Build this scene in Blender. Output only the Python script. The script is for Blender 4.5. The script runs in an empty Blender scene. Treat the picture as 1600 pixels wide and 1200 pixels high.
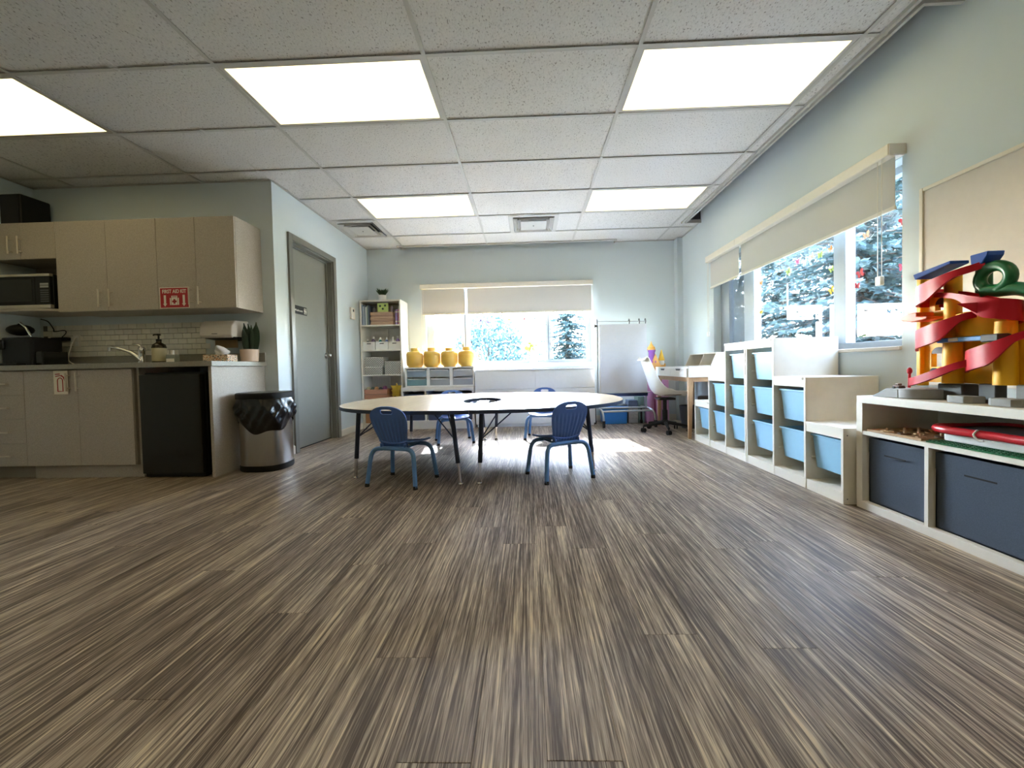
import bpy, bmesh, math, random
from mathutils import Vector, Matrix
random.seed(7)
SC = bpy.context.scene
COL = SC.collection

# ------------------------------------------------------------------ camera, sky, sun, exposure
YAW, PITCH, ROLL, FPX, CXP, CYP, HC = .0292, -.0256, -.0225, 629.29, 807.78, 590.6, .8061
_f = Vector((-math.sin(YAW)*math.cos(PITCH), math.cos(YAW)*math.cos(PITCH), math.sin(PITCH)))
_r = Vector((math.cos(YAW), math.sin(YAW), 0)); _u = _r.cross(_f)
_r2 = math.cos(ROLL)*_r+math.sin(ROLL)*_u; _u2 = -math.sin(ROLL)*_r+math.cos(ROLL)*_u
cam = bpy.data.cameras.new('camera'); cam_o = bpy.data.objects.new('camera', cam); COL.objects.link(cam_o)
cam_o.matrix_world = Matrix(((_r2.x, _u2.x, -_f.x, 0), (_r2.y, _u2.y, -_f.y, 0), (_r2.z, _u2.z, -_f.z, HC), (0, 0, 0, 1)))
cam.sensor_width = 36; cam.sensor_fit = 'HORIZONTAL'; cam.lens = FPX/1600*36
cam.shift_x = -(CXP-800)/1600; cam.shift_y = (CYP-600)/1600
cam.clip_start = .02; cam.clip_end = 400
SC.camera = cam_o

world = bpy.data.worlds.new('sky'); SC.world = world; world.use_nodes = True
wn = world.node_tree.nodes; wl = world.node_tree.links
bgn = wn['Background']
sky = wn.new('ShaderNodeTexSky'); sky.sky_type = 'NISHITA'; sky.sun_disc = False
sky.sun_elevation = math.radians(37); sky.sun_rotation = math.radians(-9); sky.altitude = 200
sky.air_density = 1.0; sky.dust_density = 0.7; sky.ozone_density = 1.0
whs = wn.new('ShaderNodeHueSaturation'); whs.inputs['Saturation'].default_value = .72
wl.new(sky.outputs[0], whs.inputs['Color']); wl.new(whs.outputs[0], bgn.inputs[0]); bgn.inputs[1].default_value = 4.5

sun = bpy.data.lights.new('sun', 'SUN'); sun.energy = 8.5; sun.angle = math.radians(.53); sun.color = (1, .975, .94)
sun_o = bpy.data.objects.new('sun', sun); COL.objects.link(sun_o)
sun_o.rotation_euler = Vector((.16, -1, -.76)).to_track_quat('-Z', 'Y').to_euler()
sun_o.location = (-3, 14, 9)

SC.view_settings.view_transform = 'Standard'; SC.view_settings.look = 'None'
SC.view_settings.gamma = 1; SC.view_settings.use_curve_mapping = False
SC.view_settings.exposure = 1.62
LAMP = 0.90       # radiance of the fluorescent diffusers

# ------------------------------------------------------------------ helpers
PI = math.pi
def lin(c):
    c = c/255
    return c/12.92 if c <= .04045 else ((c+.055)/1.055)**2.4
def H(s):
    s = s.lstrip('#'); return tuple(lin(int(s[i:i+2], 16)) for i in (0, 2, 4))
OFF = {}
class MB:
    def __init__(s): s.v = []; s.f = []
    def add(s, vs, fs):
        n = len(s.v); s.v += [tuple(p) for p in vs]; s.f += [tuple(i+n for i in q) for q in fs]; return s
    def box(s, x0, x1, y0, y1, z0, z1):
        x0, x1 = min(x0, x1), max(x0, x1); y0, y1 = min(y0, y1), max(y0, y1); z0, z1 = min(z0, z1), max(z0, z1)
        return s.add([(x, y, z) for z in (z0, z1) for y in (y0, y1) for x in (x0, x1)],
                     [(0, 2, 3, 1), (4, 5, 7, 6), (0, 1, 5, 4), (2, 6, 7, 3), (0, 4, 6, 2), (1, 3, 7, 5)])
    def prism(s, poly, ax, a0, a1):
        a0, a1 = min(a0, a1), max(a0, a1)
        def P(q, a): return (a, q[0], q[1]) if ax == 'x' else (q[0], a, q[1]) if ax == 'y' else (q[0], q[1], a)
        area = sum(poly[i][0]*poly[(i+1) % len(poly)][1]-poly[(i+1) % len(poly)][0]*poly[i][1] for i in range(len(poly)))
        if (area < 0) != (ax == 'y'): poly = poly[::-1]
        n = len(poly)
        return s.add([P(q, a0) for q in poly]+[P(q, a1) for q in poly],
                     [tuple(range(n-1, -1, -1)), tuple(range(n, 2*n))]+[(i, (i+1) % n, n+(i+1) % n, n+i) for i in range(n)])
    def cyl(s, p0, p1, r0, r1=None, n=14):
        return s.tube([p0, p1], [r0, r0 if r1 is None else r1], n)
    def tube(s, pts, r, n=8, closed=False):
        pts = [Vector(p) for p in pts]; m = len(pts)
        rs = r if isinstance(r, (list, tuple)) else [r]*m
        t0 = (pts[1]-pts[0]).normalized()
        up = Vector((0, 0, 1)) if abs(t0.z) < .9 else Vector((1, 0, 0))
        a = t0.cross(up).normalized(); vs = []
        for i, p in enumerate(pts):
            if closed: t = (pts[(i+1) % m]-pts[i-1]).normalized()
            else: t = (pts[min(i+1, m-1)]-pts[max(i-1, 0)]).normalized()
            a = (a-t*a.dot(t)).normalized(); b = t.cross(a)
            vs += [p+(a*math.cos(2*PI*k/n)+b*math.sin(2*PI*k/n))*rs[i] for k in range(n)]
        fs = []
        for i in range(m if closed else m-1):
            j = (i+1) % m
            fs += [(i*n+k, i*n+(k+1) % n, j*n+(k+1) % n, j*n+k) for k in range(n)]
        if not closed: fs += [tuple(range(n-1, -1, -1)), tuple((m-1)*n+k for k in range(n))]
        return s.add(vs, fs)
    def lathe(s, prof, c=(0, 0, 0), n=24, sx=1, sy=1, e=2):
        vs = []; fs = []; m = len(prof)
        for (r, z) in prof:
            for k in range(n):
                a = 2*PI*k/n; ca, sa = math.cos(a), math.sin(a)
                q = 1 if e == 2 else (abs(ca)**e+abs(sa)**e)**(-1/e)
                vs.append((c[0]+r*q*ca*sx, c[1]+r*q*sa*sy, c[2]+z))
        for i in range(m-1):
            fs += [(i*n+k, i*n+(k+1) % n, (i+1)*n+(k+1) % n, (i+1)*n+k) for k in range(n)]
        if prof[0][0] > 1e-6: fs.append(tuple(range(n-1, -1, -1)))
        if prof[-1][0] > 1e-6: fs.append(tuple((m-1)*n+k for k in range(n)))
        return s.add(vs, fs)
    def sph(s, c, r, n=14, m=8, sc=(1, 1, 1)):
        vs = []; fs = []
        for i in range(m+1):
            t = PI*i/m
            for k in range(n): vs.append((c[0]+r*sc[0]*math.sin(t)*math.cos(2*PI*k/n), c[1]+r*sc[1]*math.sin(t)*math.sin(2*PI*k/n), c[2]-r*sc[2]*math.cos(t)))
        for i in range(m): fs += [(i*n+k, i*n+(k+1) % n, (i+1)*n+(k+1) % n, (i+1)*n+k) for k in range(n)]
        return s.add(vs, fs)
    def grid(s, fn, nu, nv, keep=None):
        vs = [fn(i/nu, j/nv) for j in range(nv+1) for i in range(nu+1)]; w = nu+1
        fs = [(j*w+i, j*w+i+1, (j+1)*w+i+1, (j+1)*w+i) for j in range(nv) for i in range(nu) if keep is None or keep((i+.5)/nu, (j+.5)/nv)]
        return s.add(vs, fs)
    def poly(s, pts): return s.add(pts, [tuple(range(len(pts)))])
    def xf(s, M, start=0):
        s.v[start:] = [tuple(M @ Vector(p)) for p in s.v[start:]]; return s
def mesh_of(mb, name, off, bevel=0, seg=1, smooth=None, weld=False, solid=0):
    bm = bmesh.new(); o = Vector(off)
    bv = [bm.verts.new(Vector(p)-o) for p in mb.v]
    for q in mb.f:
        try: bm.faces.new([bv[i] for i in q])
        except ValueError: pass
    if weld: bmesh.ops.remove_doubles(bm, verts=bm.verts, dist=1e-5)
    loose = [v for v in bm.verts if not v.link_faces]
    if loose: bmesh.ops.delete(bm, geom=loose, context='VERTS')
    if solid:
        bm.normal_update(); bmesh.ops.solidify(bm, geom=bm.faces[:], thickness=solid)
    if bevel:
        bm.normal_update()
        es = [e for e in bm.edges if len(e.link_faces) == 2 and e.calc_face_angle(0) > .6]
        if es: bmesh.ops.bevel(bm, geom=es, offset=bevel, segments=seg, profile=.6, affect='EDGES', clamp_overlap=True)
    me = bpy.data.meshes.new(name); bm.to_mesh(me); bm.free()
    if smooth is not None:
        me.polygons.foreach_set('use_smooth', [True]*len(me.polygons))
        me.set_sharp_from_angle(angle=math.radians(smooth))
    return me
def obj(name, mb, m, parent=None, bevel=0, seg=1, smooth=None, org=None, weld=False, solid=0):
    if parent is not None: off = OFF[parent.name]
    elif org is not None: off = Vector(org)
    else:
        xs, ys, zs = zip(*mb.v); off = Vector(((min(xs)+max(xs))/2, (min(ys)+max(ys))/2, min(zs)))
    me = mesh_of(mb, name, off, bevel, seg, smooth, weld, solid)
    me.materials.append(m)
    o = bpy.data.objects.new(name, me); COL.objects.link(o)
    if parent is not None: o.parent = parent
    else: o.location = off
    OFF[o.name] = off
    return o
def inst(src, parent, loc, name=None):                       # another object on the same mesh
    o = bpy.data.objects.new(name or src.name.split('.')[0], src.data); COL.objects.link(o); o.parent = parent; o.location = loc
    OFF[o.name] = OFF[src.name]; return o
def tag(o, label, cat, group=None):
    o['label'] = label; o['category'] = cat
    if group: o['group'] = group
    return o
def struct(o, label=None):
    o['kind'] = 'structure'
    if label: o['label'] = label
    return o
def thing(name, label, cat, loc, rotz=0, group=None, local=False):
    o = bpy.data.objects.new(name, None); COL.objects.link(o); o.empty_display_size = .1
    o.location = loc; o.rotation_euler = (0, 0, rotz); OFF[o.name] = Vector((0, 0, 0)) if local else Vector(loc)
    if label: tag(o, label, cat, group)
    return o
def dup(root, loc, rotz=0, label=None, group=None):
    def cp(o, par):
        c = o.copy(); COL.objects.link(c); OFF[c.name] = OFF[o.name]
        if par is not None: c.parent = par
        for ch in list(o.children): cp(ch, c)
        return c
    c = cp(root, None); c.location = loc; c.rotation_euler = (0, 0, rotz)
    if label: c['label'] = label
    if group: c['group'] = group
    return c
def text_obj(name, body, size, M, m, parent, depth=.0006, squeeze=1.0, bold=0.0):
    cu = bpy.data.curves.new(name, 'FONT'); cu.body = body; cu.size = size; cu.extrude = depth; cu.align_x = 'CENTER'; cu.align_y = 'CENTER'; cu.offset = bold
    t = bpy.data.objects.new(name+'_curve', cu); COL.objects.link(t)
    dg = bpy.context.evaluated_depsgraph_get()
    me = bpy.data.meshes.new_from_object(t.evaluated_get(dg)); bpy.data.objects.remove(t)
    me.transform(Matrix.Diagonal((squeeze, 1, 1, 1))); me.transform(M); me.transform(Matrix.Translation(-OFF[parent.name]))
    me.materials.clear(); me.materials.append(m)
    o = bpy.data.objects.new(name, me); COL.objects.link(o); o.parent = parent; OFF[o.name] = OFF[parent.name]
    return o
def catmull(pts, k=6, closed=False):
    P = [Vector(p) for p in pts]; out = []; n = len(P)
    for i in range(n if closed else n-1):
        a, b, c, d = (P[i-1] if (closed or i > 0) else P[0]), P[i], P[(i+1) % n], P[(i+2) % n] if (closed or i+2 < n) else P[-1]
        for j in range(k):
            t = j/k
            out.append(.5*((2*b)+(c-a)*t+(2*a-5*b+4*c-d)*t*t+(3*b-a-3*c+d)*t**3))
    if not closed: out.append(P[-1])
    return out

# ------------------------------------------------------------------ materials
MATS = {}
def mat(name, col, rough=.5, metal=0, spec=.5, coat=0, var=0, vscale=30, bump=0, bscale=200, trans=0, emit=None, estr=0, alpha=1, sss=0, stretch=(1, 1, 1), objrand=0):
    if name in MATS: return MATS[name]
    m = bpy.data.materials.new(name); m.use_nodes = True; nt = m.node_tree; N = nt.nodes; L = nt.links
    b = N['Principled BSDF']
    if isinstance(col, str): col = H(col)
    b.inputs['Base Color'].default_value = (*col, 1); b.inputs['Roughness'].default_value = rough; b.inputs['Metallic'].default_value = metal
    b.inputs['Specular IOR Level'].default_value = spec; b.inputs['Coat Weight'].default_value = coat
    b.inputs['Transmission Weight'].default_value = trans; b.inputs['Alpha'].default_value = alpha
    if sss: b.inputs['Subsurface Weight'].default_value = sss; b.inputs['Subsurface Radius'].default_value = (.05, .03, .02)
    if emit: b.inputs['Emission Color'].default_value = (*emit, 1); b.inputs['Emission Strength'].default_value = estr
    tc = N.new('ShaderNodeTexCoord'); mp = N.new('ShaderNodeMapping'); mp.inputs['Scale'].default_value = stretch
    L.new(tc.outputs['Object'], mp.inputs[0])
    nz = N.new('ShaderNodeTexNoise'); nz.inputs['Scale'].default_value = vscale; nz.inputs['Detail'].default_value = 3
    L.new(mp.outputs[0], nz.inputs['Vector'])
    rp = N.new('ShaderNodeMapRange'); rp.inputs[1].default_value = .3; rp.inputs[2].default_value = .7; rp.inputs[3].default_value = 1-max(var, .015); rp.inputs[4].default_value = 1+max(var, .015)
    L.new(nz.outputs[0], rp.inputs[0])
    hs = N.new('ShaderNodeHueSaturation'); hs.inputs['Color'].default_value = (*col, 1)
    if objrand:
        oi = N.new('ShaderNodeObjectInfo'); r2 = N.new('ShaderNodeMapRange'); r2.inputs[3].default_value = 1-objrand; r2.inputs[4].default_value = 1+objrand
        mu = N.new('ShaderNodeMath'); mu.operation = 'MULTIPLY'
        L.new(oi.outputs['Random'], r2.inputs[0]); L.new(r2.outputs[0], mu.inputs[0]); L.new(rp.outputs[0], mu.inputs[1]); L.new(mu.outputs[0], hs.inputs['Value'])
    else: L.new(rp.outputs[0], hs.inputs['Value'])
    L.new(hs.outputs[0], b.inputs['Base Color'])
    if bump:
        n2 = N.new('ShaderNodeTexNoise'); n2.inputs['Scale'].default_value = bscale; n2.inputs['Detail'].default_value = 2
        L.new(mp.outputs[0], n2.inputs['Vector'])
        bp = N.new('ShaderNodeBump'); bp.inputs['Strength'].default_value = bump; bp.inputs['Distance'].default_value = .002
        L.new(n2.outputs[0], bp.inputs['Height']); L.new(bp.outputs[0], b.inputs['Normal'])
    MATS[name] = m; return m
def ramp_node(N, stops):
    r = N.new('ShaderNodeValToRGB'); e = r.color_ramp.elements
    while len(e) < len(stops): e.new(.5)
    for i, (p, c) in enumerate(stops): e[i].position = p; e[i].color = (*(H(c) if isinstance(c, str) else c), 1)
    return r
def floor_mat():
    m = bpy.data.materials.new('vinyl_plank'); m.use_nodes = True; nt = m.node_tree; N = nt.nodes; L = nt.links; b = N['Principled BSDF']
    tc = N.new('ShaderNodeTexCoord'); oi = N.new('ShaderNodeObjectInfo')
    sc = N.new('ShaderNodeVectorMath'); sc.operation = 'SCALE'; sc.inputs[0].default_value = (37, 91, 13); L.new(oi.outputs['Random'], sc.inputs['Scale'])
    ad = N.new('ShaderNodeVectorMath'); L.new(tc.outputs['Object'], ad.inputs[0]); L.new(sc.outputs[0], ad.inputs[1])
    def nz(scale, stretch, det=4, dist=0):
        mp = N.new('ShaderNodeMapping'); mp.inputs['Scale'].default_value = stretch; L.new(ad.outputs[0], mp.inputs[0])
        n = N.new('ShaderNodeTexNoise'); n.inputs['Scale'].default_value = scale; n.inputs['Detail'].default_value = det; n.inputs['Distortion'].default_value = dist
        L.new(mp.outputs[0], n.inputs['Vector']); return n
    streak = nz(140, (1, .018, 1), 6, .45)
    broad = nz(11, (1, .09, 1), 2)
    fine = nz(420, (1, .03, 1), 3, .3)
    mx = N.new('ShaderNodeMath'); mx.operation = 'MULTIPLY_ADD'; L.new(broad.outputs[0], mx.inputs[0]); mx.inputs[1].default_value = .34; 
    m2 = N.new('ShaderNodeMath'); m2.operation = 'MULTIPLY_ADD'; L.new(streak.outputs[0], m2.inputs[0]); m2.inputs[1].default_value = .80; m2.inputs[2].default_value = -.16
    L.new(m2.outputs[0], mx.inputs[2])
    m3 = N.new('ShaderNodeMath'); m3.operation = 'MULTIPLY_ADD'; L.new(fine.outputs[0], m3.inputs[0]); m3.inputs[1].default_value = .48; L.new(mx.outputs[0], m3.inputs[2])
    m4 = N.new('ShaderNodeMath'); m4.operation = 'SUBTRACT'; L.new(m3.outputs[0], m4.inputs[0]); m4.inputs[1].default_value = .155
    rp = ramp_node(N, [(.36, '#483b30'), (.45, '#6e5f51'), (.53, '#938373'), (.60, '#ad9d8a'), (.68, '#d6c3a4')])
    L.new(m4.outputs[0], rp.inputs[0])
    r2 = N.new('ShaderNodeMapRange'); r2.inputs[3].default_value = .94; r2.inputs[4].default_value = 1.06; L.new(oi.outputs['Random'], r2.inputs[0])
    hs = N.new('ShaderNodeHueSaturation'); L.new(rp.outputs[0], hs.inputs['Color']); L.new(r2.outputs[0], hs.inputs['Value']); L.new(hs.outputs[0], b.inputs['Base Color'])
    b.inputs['Roughness'].default_value = .43; b.inputs['Specular IOR Level'].default_value = .38
    bp = N.new('ShaderNodeBump'); bp.inputs['Strength'].default_value = .35; bp.inputs['Distance'].default_value = .0012
    L.new(m3.outputs[0], bp.inputs['Height']); L.new(bp.outputs[0], b.inputs['Normal'])
    return m
def tile_mat():
    m = bpy.data.materials.new('acoustic_tile'); m.use_nodes = True; nt = m.node_tree; N = nt.nodes; L = nt.links; b = N['Principled BSDF']
    tc = N.new('ShaderNodeTexCoord'); oi = N.new('ShaderNodeObjectInfo')
    sc = N.new('ShaderNodeVectorMath'); sc.operation = 'SCALE'; sc.inputs[0].default_value = (17, 31, 5); L.new(oi.outputs['Random'], sc.inputs['Scale'])
    ad = N.new('ShaderNodeVectorMath'); L.new(tc.outputs['Object'], ad.inputs[0]); L.new(sc.outputs[0], ad.inputs[1])
    mp = N.new('ShaderNodeMapping'); mp.inputs['Scale'].default_value = (1, .6, 1); L.new(ad.outputs[0], mp.inputs[0])
    vo = N.new('ShaderNodeTexNoise'); vo.inputs['Scale'].default_value = 120; vo.inputs['Detail'].default_value = 2; L.new(mp.outputs[0], vo.inputs['Vector'])
    rp = ramp_node(N, [(.30, '#8a857f'), (.37, '#cbc8c4'), (.6, '#d4d1cd')]); L.new(vo.outputs[0], rp.inputs[0]); L.new(rp.outputs[0], b.inputs['Base Color'])
    b.inputs['Roughness'].default_value = .9; b.inputs['Specular IOR Level'].default_value = .2
    bp = N.new('ShaderNodeBump'); bp.inputs['Strength'].default_value = .5; bp.inputs['Distance'].default_value = .003
    L.new(vo.outputs[0], bp.inputs['Height']); L.new(bp.outputs[0], b.inputs['Normal'])
    return m
def glass_mat(name, tint=(1, 1, 1), refl=1.0):
    m = bpy.data.materials.new(name); m.use_nodes = True; nt = m.node_tree; N = nt.nodes; L = nt.links
    for n in list(N):
        if n.type == 'BSDF_PRINCIPLED': N.remove(n)
    out = N['Material Output']; t = N.new('ShaderNodeBsdfTransparent'); t.inputs[0].default_value = (*tint, 1)
    g = N.new('ShaderNodeBsdfGlossy'); g.inputs['Roughness'].default_value = .01
    fr = N.new('ShaderNodeFresnel'); ge = N.new('ShaderNodeNewGeometry'); mr = N.new('ShaderNodeMapRange'); mr.inputs[3].default_value = 1.5; mr.inputs[4].default_value = 1/1.5
    L.new(ge.outputs['Backfacing'], mr.inputs[0]); L.new(mr.outputs[0], fr.inputs[0])      # same reflectance on both faces of the pane
    mu = N.new('ShaderNodeMath'); mu.operation = 'MULTIPLY'; mu.inputs[1].default_value = refl; L.new(fr.outputs[0], mu.inputs[0])
    mx = N.new('ShaderNodeMixShader'); L.new(mu.outputs[0], mx.inputs[0]); L.new(t.outputs[0], mx.inputs[1]); L.new(g.outputs[0], mx.inputs[2]); L.new(mx.outputs[0], out.inputs[0])
    return m
def leaf_mat(name, col, col2, transl=.35):
    m = bpy.data.materials.new(name); m.use_nodes = True; nt = m.node_tree; N = nt.nodes; L = nt.links; b = N['Principled BSDF']; out = N['Material Output']
    tc = N.new('ShaderNodeTexCoord'); nz = N.new('ShaderNodeTexNoise'); nz.inputs['Scale'].default_value = 3; L.new(tc.outputs['Object'], nz.inputs['Vector'])
    rp = ramp_node(N, [(.35, col), (.65, col2)]); L.new(nz.outputs[0], rp.inputs[0]); L.new(rp.outputs[0], b.inputs['Base Color']); b.inputs['Roughness'].default_value = .6
    t = N.new('ShaderNodeBsdfTranslucent'); L.new(rp.outputs[0], t.inputs[0]); mx = N.new('ShaderNodeMixShader'); mx.inputs[0].default_value = transl
    L.new(b.outputs[0], mx.inputs[1]); L.new(t.outputs[0], mx.inputs[2]); L.new(mx.outputs[0], out.inputs[0]); return m
def fabric_blind():
    m = bpy.data.materials.new('blind_fabric'); m.use_nodes = True; nt = m.node_tree; N = nt.nodes; L = nt.links; b = N['Principled BSDF']; out = N['Material Output']
    tc = N.new('ShaderNodeTexCoord'); nz = N.new('ShaderNodeTexNoise'); nz.inputs['Scale'].default_value = 400; L.new(tc.outputs['Object'], nz.inputs['Vector'])
    rp = ramp_node(N, [(.3, '#c6c3be'), (.7, '#cfccc7')]); L.new(nz.outputs[0], rp.inputs[0]); L.new(rp.outputs[0], b.inputs['Base Color']); b.inputs['Roughness'].default_value = .85
    t = N.new('ShaderNodeBsdfTranslucent'); t.inputs[0].default_value = (.75, .78, .82, 1); mx = N.new('ShaderNodeMixShader'); mx.inputs[0].default_value = .035
    L.new(b.outputs[0], mx.inputs[1]); L.new(t.outputs[0], mx.inputs[2]); L.new(mx.outputs[0], out.inputs[0]); return m
def diffuser_mat():
    m = bpy.data.materials.new('light_diffuser'); m.use_nodes = True; nt = m.node_tree; N = nt.nodes; L = nt.links; b = N['Principled BSDF']
    b.inputs['Base Color'].default_value = (.8, .8, .78, 1); b.inputs['Roughness'].default_value = .4
    tc = N.new('ShaderNodeTexCoord'); w = N.new('ShaderNodeTexWave'); w.bands_direction = 'Y'; w.inputs['Scale'].default_value = 1.75; w.inputs['Distortion'].default_value = 0
    L.new(tc.outputs['Object'], w.inputs['Vector'])
    mr = N.new('ShaderNodeMapRange'); mr.inputs[3].default_value = .80*LAMP; mr.inputs[4].default_value = LAMP; L.new(w.outputs[1], mr.inputs[0])
    b.inputs['Emission Color'].default_value = (1, .83, .43, 1); L.new(mr.outputs[0], b.inputs['Emission Strength']); return m

WALL = mat('wall_paint', '#cdd6d8', .62, var=.01, vscale=2, bump=.12, bscale=350)
WALLK = WALL
M_FLOOR = floor_mat(); M_TILE = tile_mat(); M_GLASS = glass_mat('window_glass', (.96, .985, 1.0)); M_DIFF = diffuser_mat(); M_BLIND = fabric_blind()
M_GRID = mat('grid_rail_enamel', '#b7b4ae', .5); M_SLAB = mat('screed', '#5b544e', .9); M_PLENUM = mat('plenum_concrete', '#4b4e52', .9)
M_WHITE = mat('white_laminate', '#e9e7e1', .35); M_OFFW = mat('offwhite_paint', '#e4ded2', .5); M_GLOSSW = mat('gloss_white_lacquer', '#eef0f2', .14)
M_FRAME = mat('window_frame_vinyl', '#a4adb4', .6, spec=.25); M_ALU = mat('aluminium', '#b9bec4', .35, metal=.9); M_CHROME = mat('chrome', '#d8d8d8', .12, metal=1)
M_STEEL = mat('brushed_steel', '#b3aea6', .24, metal=1, bump=.1, bscale=300, stretch=(1, 1, .02)); M_NICKEL = mat('brushed_nickel', '#cfc6b6', .4, metal=.7)
M_BLACK = mat('black_plastic', '#0b0b0c', .5, spec=.3); M_BLKRUB = mat('black_rubber', '#141416', .7); M_DOOR = mat('door_paint', '#85847b', .5, var=.02); M_DFRAME = mat('door_frame_paint', '#74736b', .45)
M_LAM = mat('cabinet_laminate', '#aba195', .5, var=.15, vscale=190, bump=.05); M_LAMD = mat('cabinet_edge', '#8e8578', .5, var=.05, vscale=120)
M_STONE = mat('counter_laminate', '#8d897e', .4, var=.16, vscale=180); M_BLUE = mat('chair_blue_plastic', '#4c71b8', .4, var=.02); M_BLUEM = mat('chair_blue_enamel', '#5c8ac4', .35)
M_MAPLE = mat('maple_laminate', '#d4bd9a', .22, var=.05, vscale=25, stretch=(1, .08, 1), coat=.3); M_TROF = mat('white_stained_pine', '#e6dfd0', .5, var=.025, vscale=20, stretch=(1, .1, 1))
M_TRAY = mat('light_blue_tray_plastic', '#8fc0dc', .4); M_NAVY = mat('navy_fabric', '#424c5a', .9, var=.1, vscale=200, bump=.3, bscale=400)
M_RED = mat('red_plastic', '#bb1326', .42, spec=.3); M_YEL = mat('yellow_plastic', '#f7b918', .5, var=.03, vscale=12); M_GRN = mat('green_plastic', '#14633a', .3); M_BLUEP = mat('blue_plastic', '#17489c', .5, spec=.2)
M_ORG = mat('orange_plastic', '#e2551f', .35); M_GREY = mat('grey_plastic', '#8d8c8a', .5); M_DGREY = mat('dark_grey_plastic', '#4a4b4d', .5); M_TIREBLUE = mat('toy_light_blue', '#3f87c8', .4)
M_WOOD = mat('oak_wood', '#b08d66', .5, var=.08, vscale=30, stretch=(1, 1, .08)); M_PAPER = mat('paper', '#d9dbe2', .8); M_INK = mat('print_black', '#151515', .6); M_REDINK = mat('sign_red', '#a3101e', .45)
M_SIGNW = mat('sign_white', '#e6dfd2', .5); M_CREAM = mat('cream_trim', '#e2dccf', .45)

# ------------------------------------------------------------------ room shell
XL, XR, YB, YK, XKL, ZC, YF, ZT = -2.347, 2.207, 5.913, 3.7115, -4.63, 2.587, -3.2, 2.95
WT = .18
def wall_with_hole(name, ax, a0, a1, b0, b1, hole):
    """slab normal to ax between a0..a1, spanning b0..b1 and 0..ZT, with one opening (b,b,z,z)"""
    m = MB()
    def bx(p, q, r, s):
        if ax == 'y': m.box(p, q, a0, a1, r, s)
        else: m.box(a0, a1, p, q, r, s)
    h0, h1, z0, z1 = hole
    bx(b0, h0, 0, ZT); bx(h1, b1, 0, ZT); bx(h0, h1, z1, ZT)
    if z0 > 0: bx(h0, h1, 0, z0)
    return struct(obj(name, m, WALL))
WB = (-1.50, .93, .855, 1.99); WR = (2.447, 4.854, .872, 1.985); DR = (3.985, 4.835, 0, 2.135)
w_back = wall_with_hole('wall_back', 'y', YB, YB+WT, XL-WT, XR+WT, WB)
w_right = wall_with_hole('wall_right', 'x', XR, XR+WT, YF, YB, WR)
w_left = wall_with_hole('wall_left', 'x', XL-WT, XL, YK, YB, DR)
w_kit = struct(obj('wall_kitchen', MB().box(XKL, XL-WT, YK, YK+WT, 0, ZT), WALL))
w_ks = struct(obj('wall_kitchen_side', MB().box(XKL-WT, XKL, YF, YK+WT, 0, ZT), WALL))
w_front = struct(obj('wall_front', MB().box(XKL-WT, XR+WT, YF-WT, YF, 0, ZT), WALL))
struct(obj('wall_corner', MB().box(2.132, XR, 5.79, YB, 0, ZC), WALL))
# a small store room wall behind the door keeps outside light out
struct(obj('wall_washroom', MB().box(XL-1.2, XL-1.1, YK+WT, YB+WT, 0, ZT).box(XL-1.1, XL-WT, YB, YB+WT, 0, ZT), WALL))

floor = struct(obj('floor', MB().box(XKL-1.3, XR+WT, YF-WT, YB+WT, -.12, -.0045), M_SLAB, org=(0, 0, 0)))
PW, PL = .155, 1.2192
full = None; rest = MB(); rp = random.Random(3)
ncol = int((XR-XKL)/PW)+1
for i in range(ncol):
    x0 = XKL+i*PW; x1 = min(x0+PW, XR)-.0008
    if x1-x0 < .02: continue
    top = YK if x1 < XL+.02 else YB
    y = YF-rp.random()*PL
    while y < top:
        ya, yb = max(y, YF), min(y+PL, top)-.0009
        y += PL
        if yb-ya < .02: continue
        if yb < .72 or (x0 < -1.0 and yb < -.9*x1*.72):
            rest.box(x0, x1, ya, yb, -.0045, 0); continue
        if abs((yb-ya)-(PL-.0009)) < 1e-6 and abs((x1-x0)-(PW-.0008)) < 1e-6:
            if full is None:
                full = obj('plank', MB().box(-PW/2+.0004, PW/2-.0004, -PL/2, PL/2-.0009, -.0045, 0), M_FLOOR, floor, bevel=.0006)
                full.location = (x0+PW/2, ya+PL/2, 0)
            else: inst(full, floor, (x0+PW/2, ya+PL/2, 0), 'plank')
        else:
            cx, cy = (x0+x1)/2, (ya+yb)/2
            o = obj('plank', MB().box(x0-cx, x1-cx, ya-cy, yb-cy, -.0045, 0), M_FLOOR, floor, bevel=.0006); o.location = (cx, cy, 0)
ro = obj('plank_rest', rest, M_FLOOR, floor); ro['kind'] = 'stuff'

# ceiling: slab above, grid of rails and lay-in tiles below it
ceil = struct(obj('ceiling', MB().box(XKL-1.3, XR+WT, YF-WT, YB+WT, ZT, ZT+.12), M_PLENUM, org=(0, 0, 0)))
GX, GY, TX, TY = -1.7754, 2.3181, 1.2192, .6096
PX, PY0, PY1, BY, BX0, BX1 = 2.02, 2.13, 5.17, 5.80, -1.84, 1.27
REG = [(XKL, XL, YF, YK), (XL, PX, YF, BY), (PX, XR, YF, PY0), (PX, XR, PY1, BY), (XL, BX0, BY, YB), (BX1, XR, BY, YB)]
LIGHTS = [(-2, 0), (0, 0), (2, 0), (0, 3), (2, 3), (-2, -3), (0, -3), (2, -3), (-2, -6), (0, -6), (2, -6)]
def clip(x0, x1, y0, y1):
    out = []
    for a, b, c, d in REG:
        p, q, r, s = max(x0, a), min(x1, b), max(y0, c), min(y1, d)
        if q-p > .012 and s-r > .012: out.append((p, q, r, s))
    return out
VENT2 = (-.20, .40)
rest = MB(); tile0 = None
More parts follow.
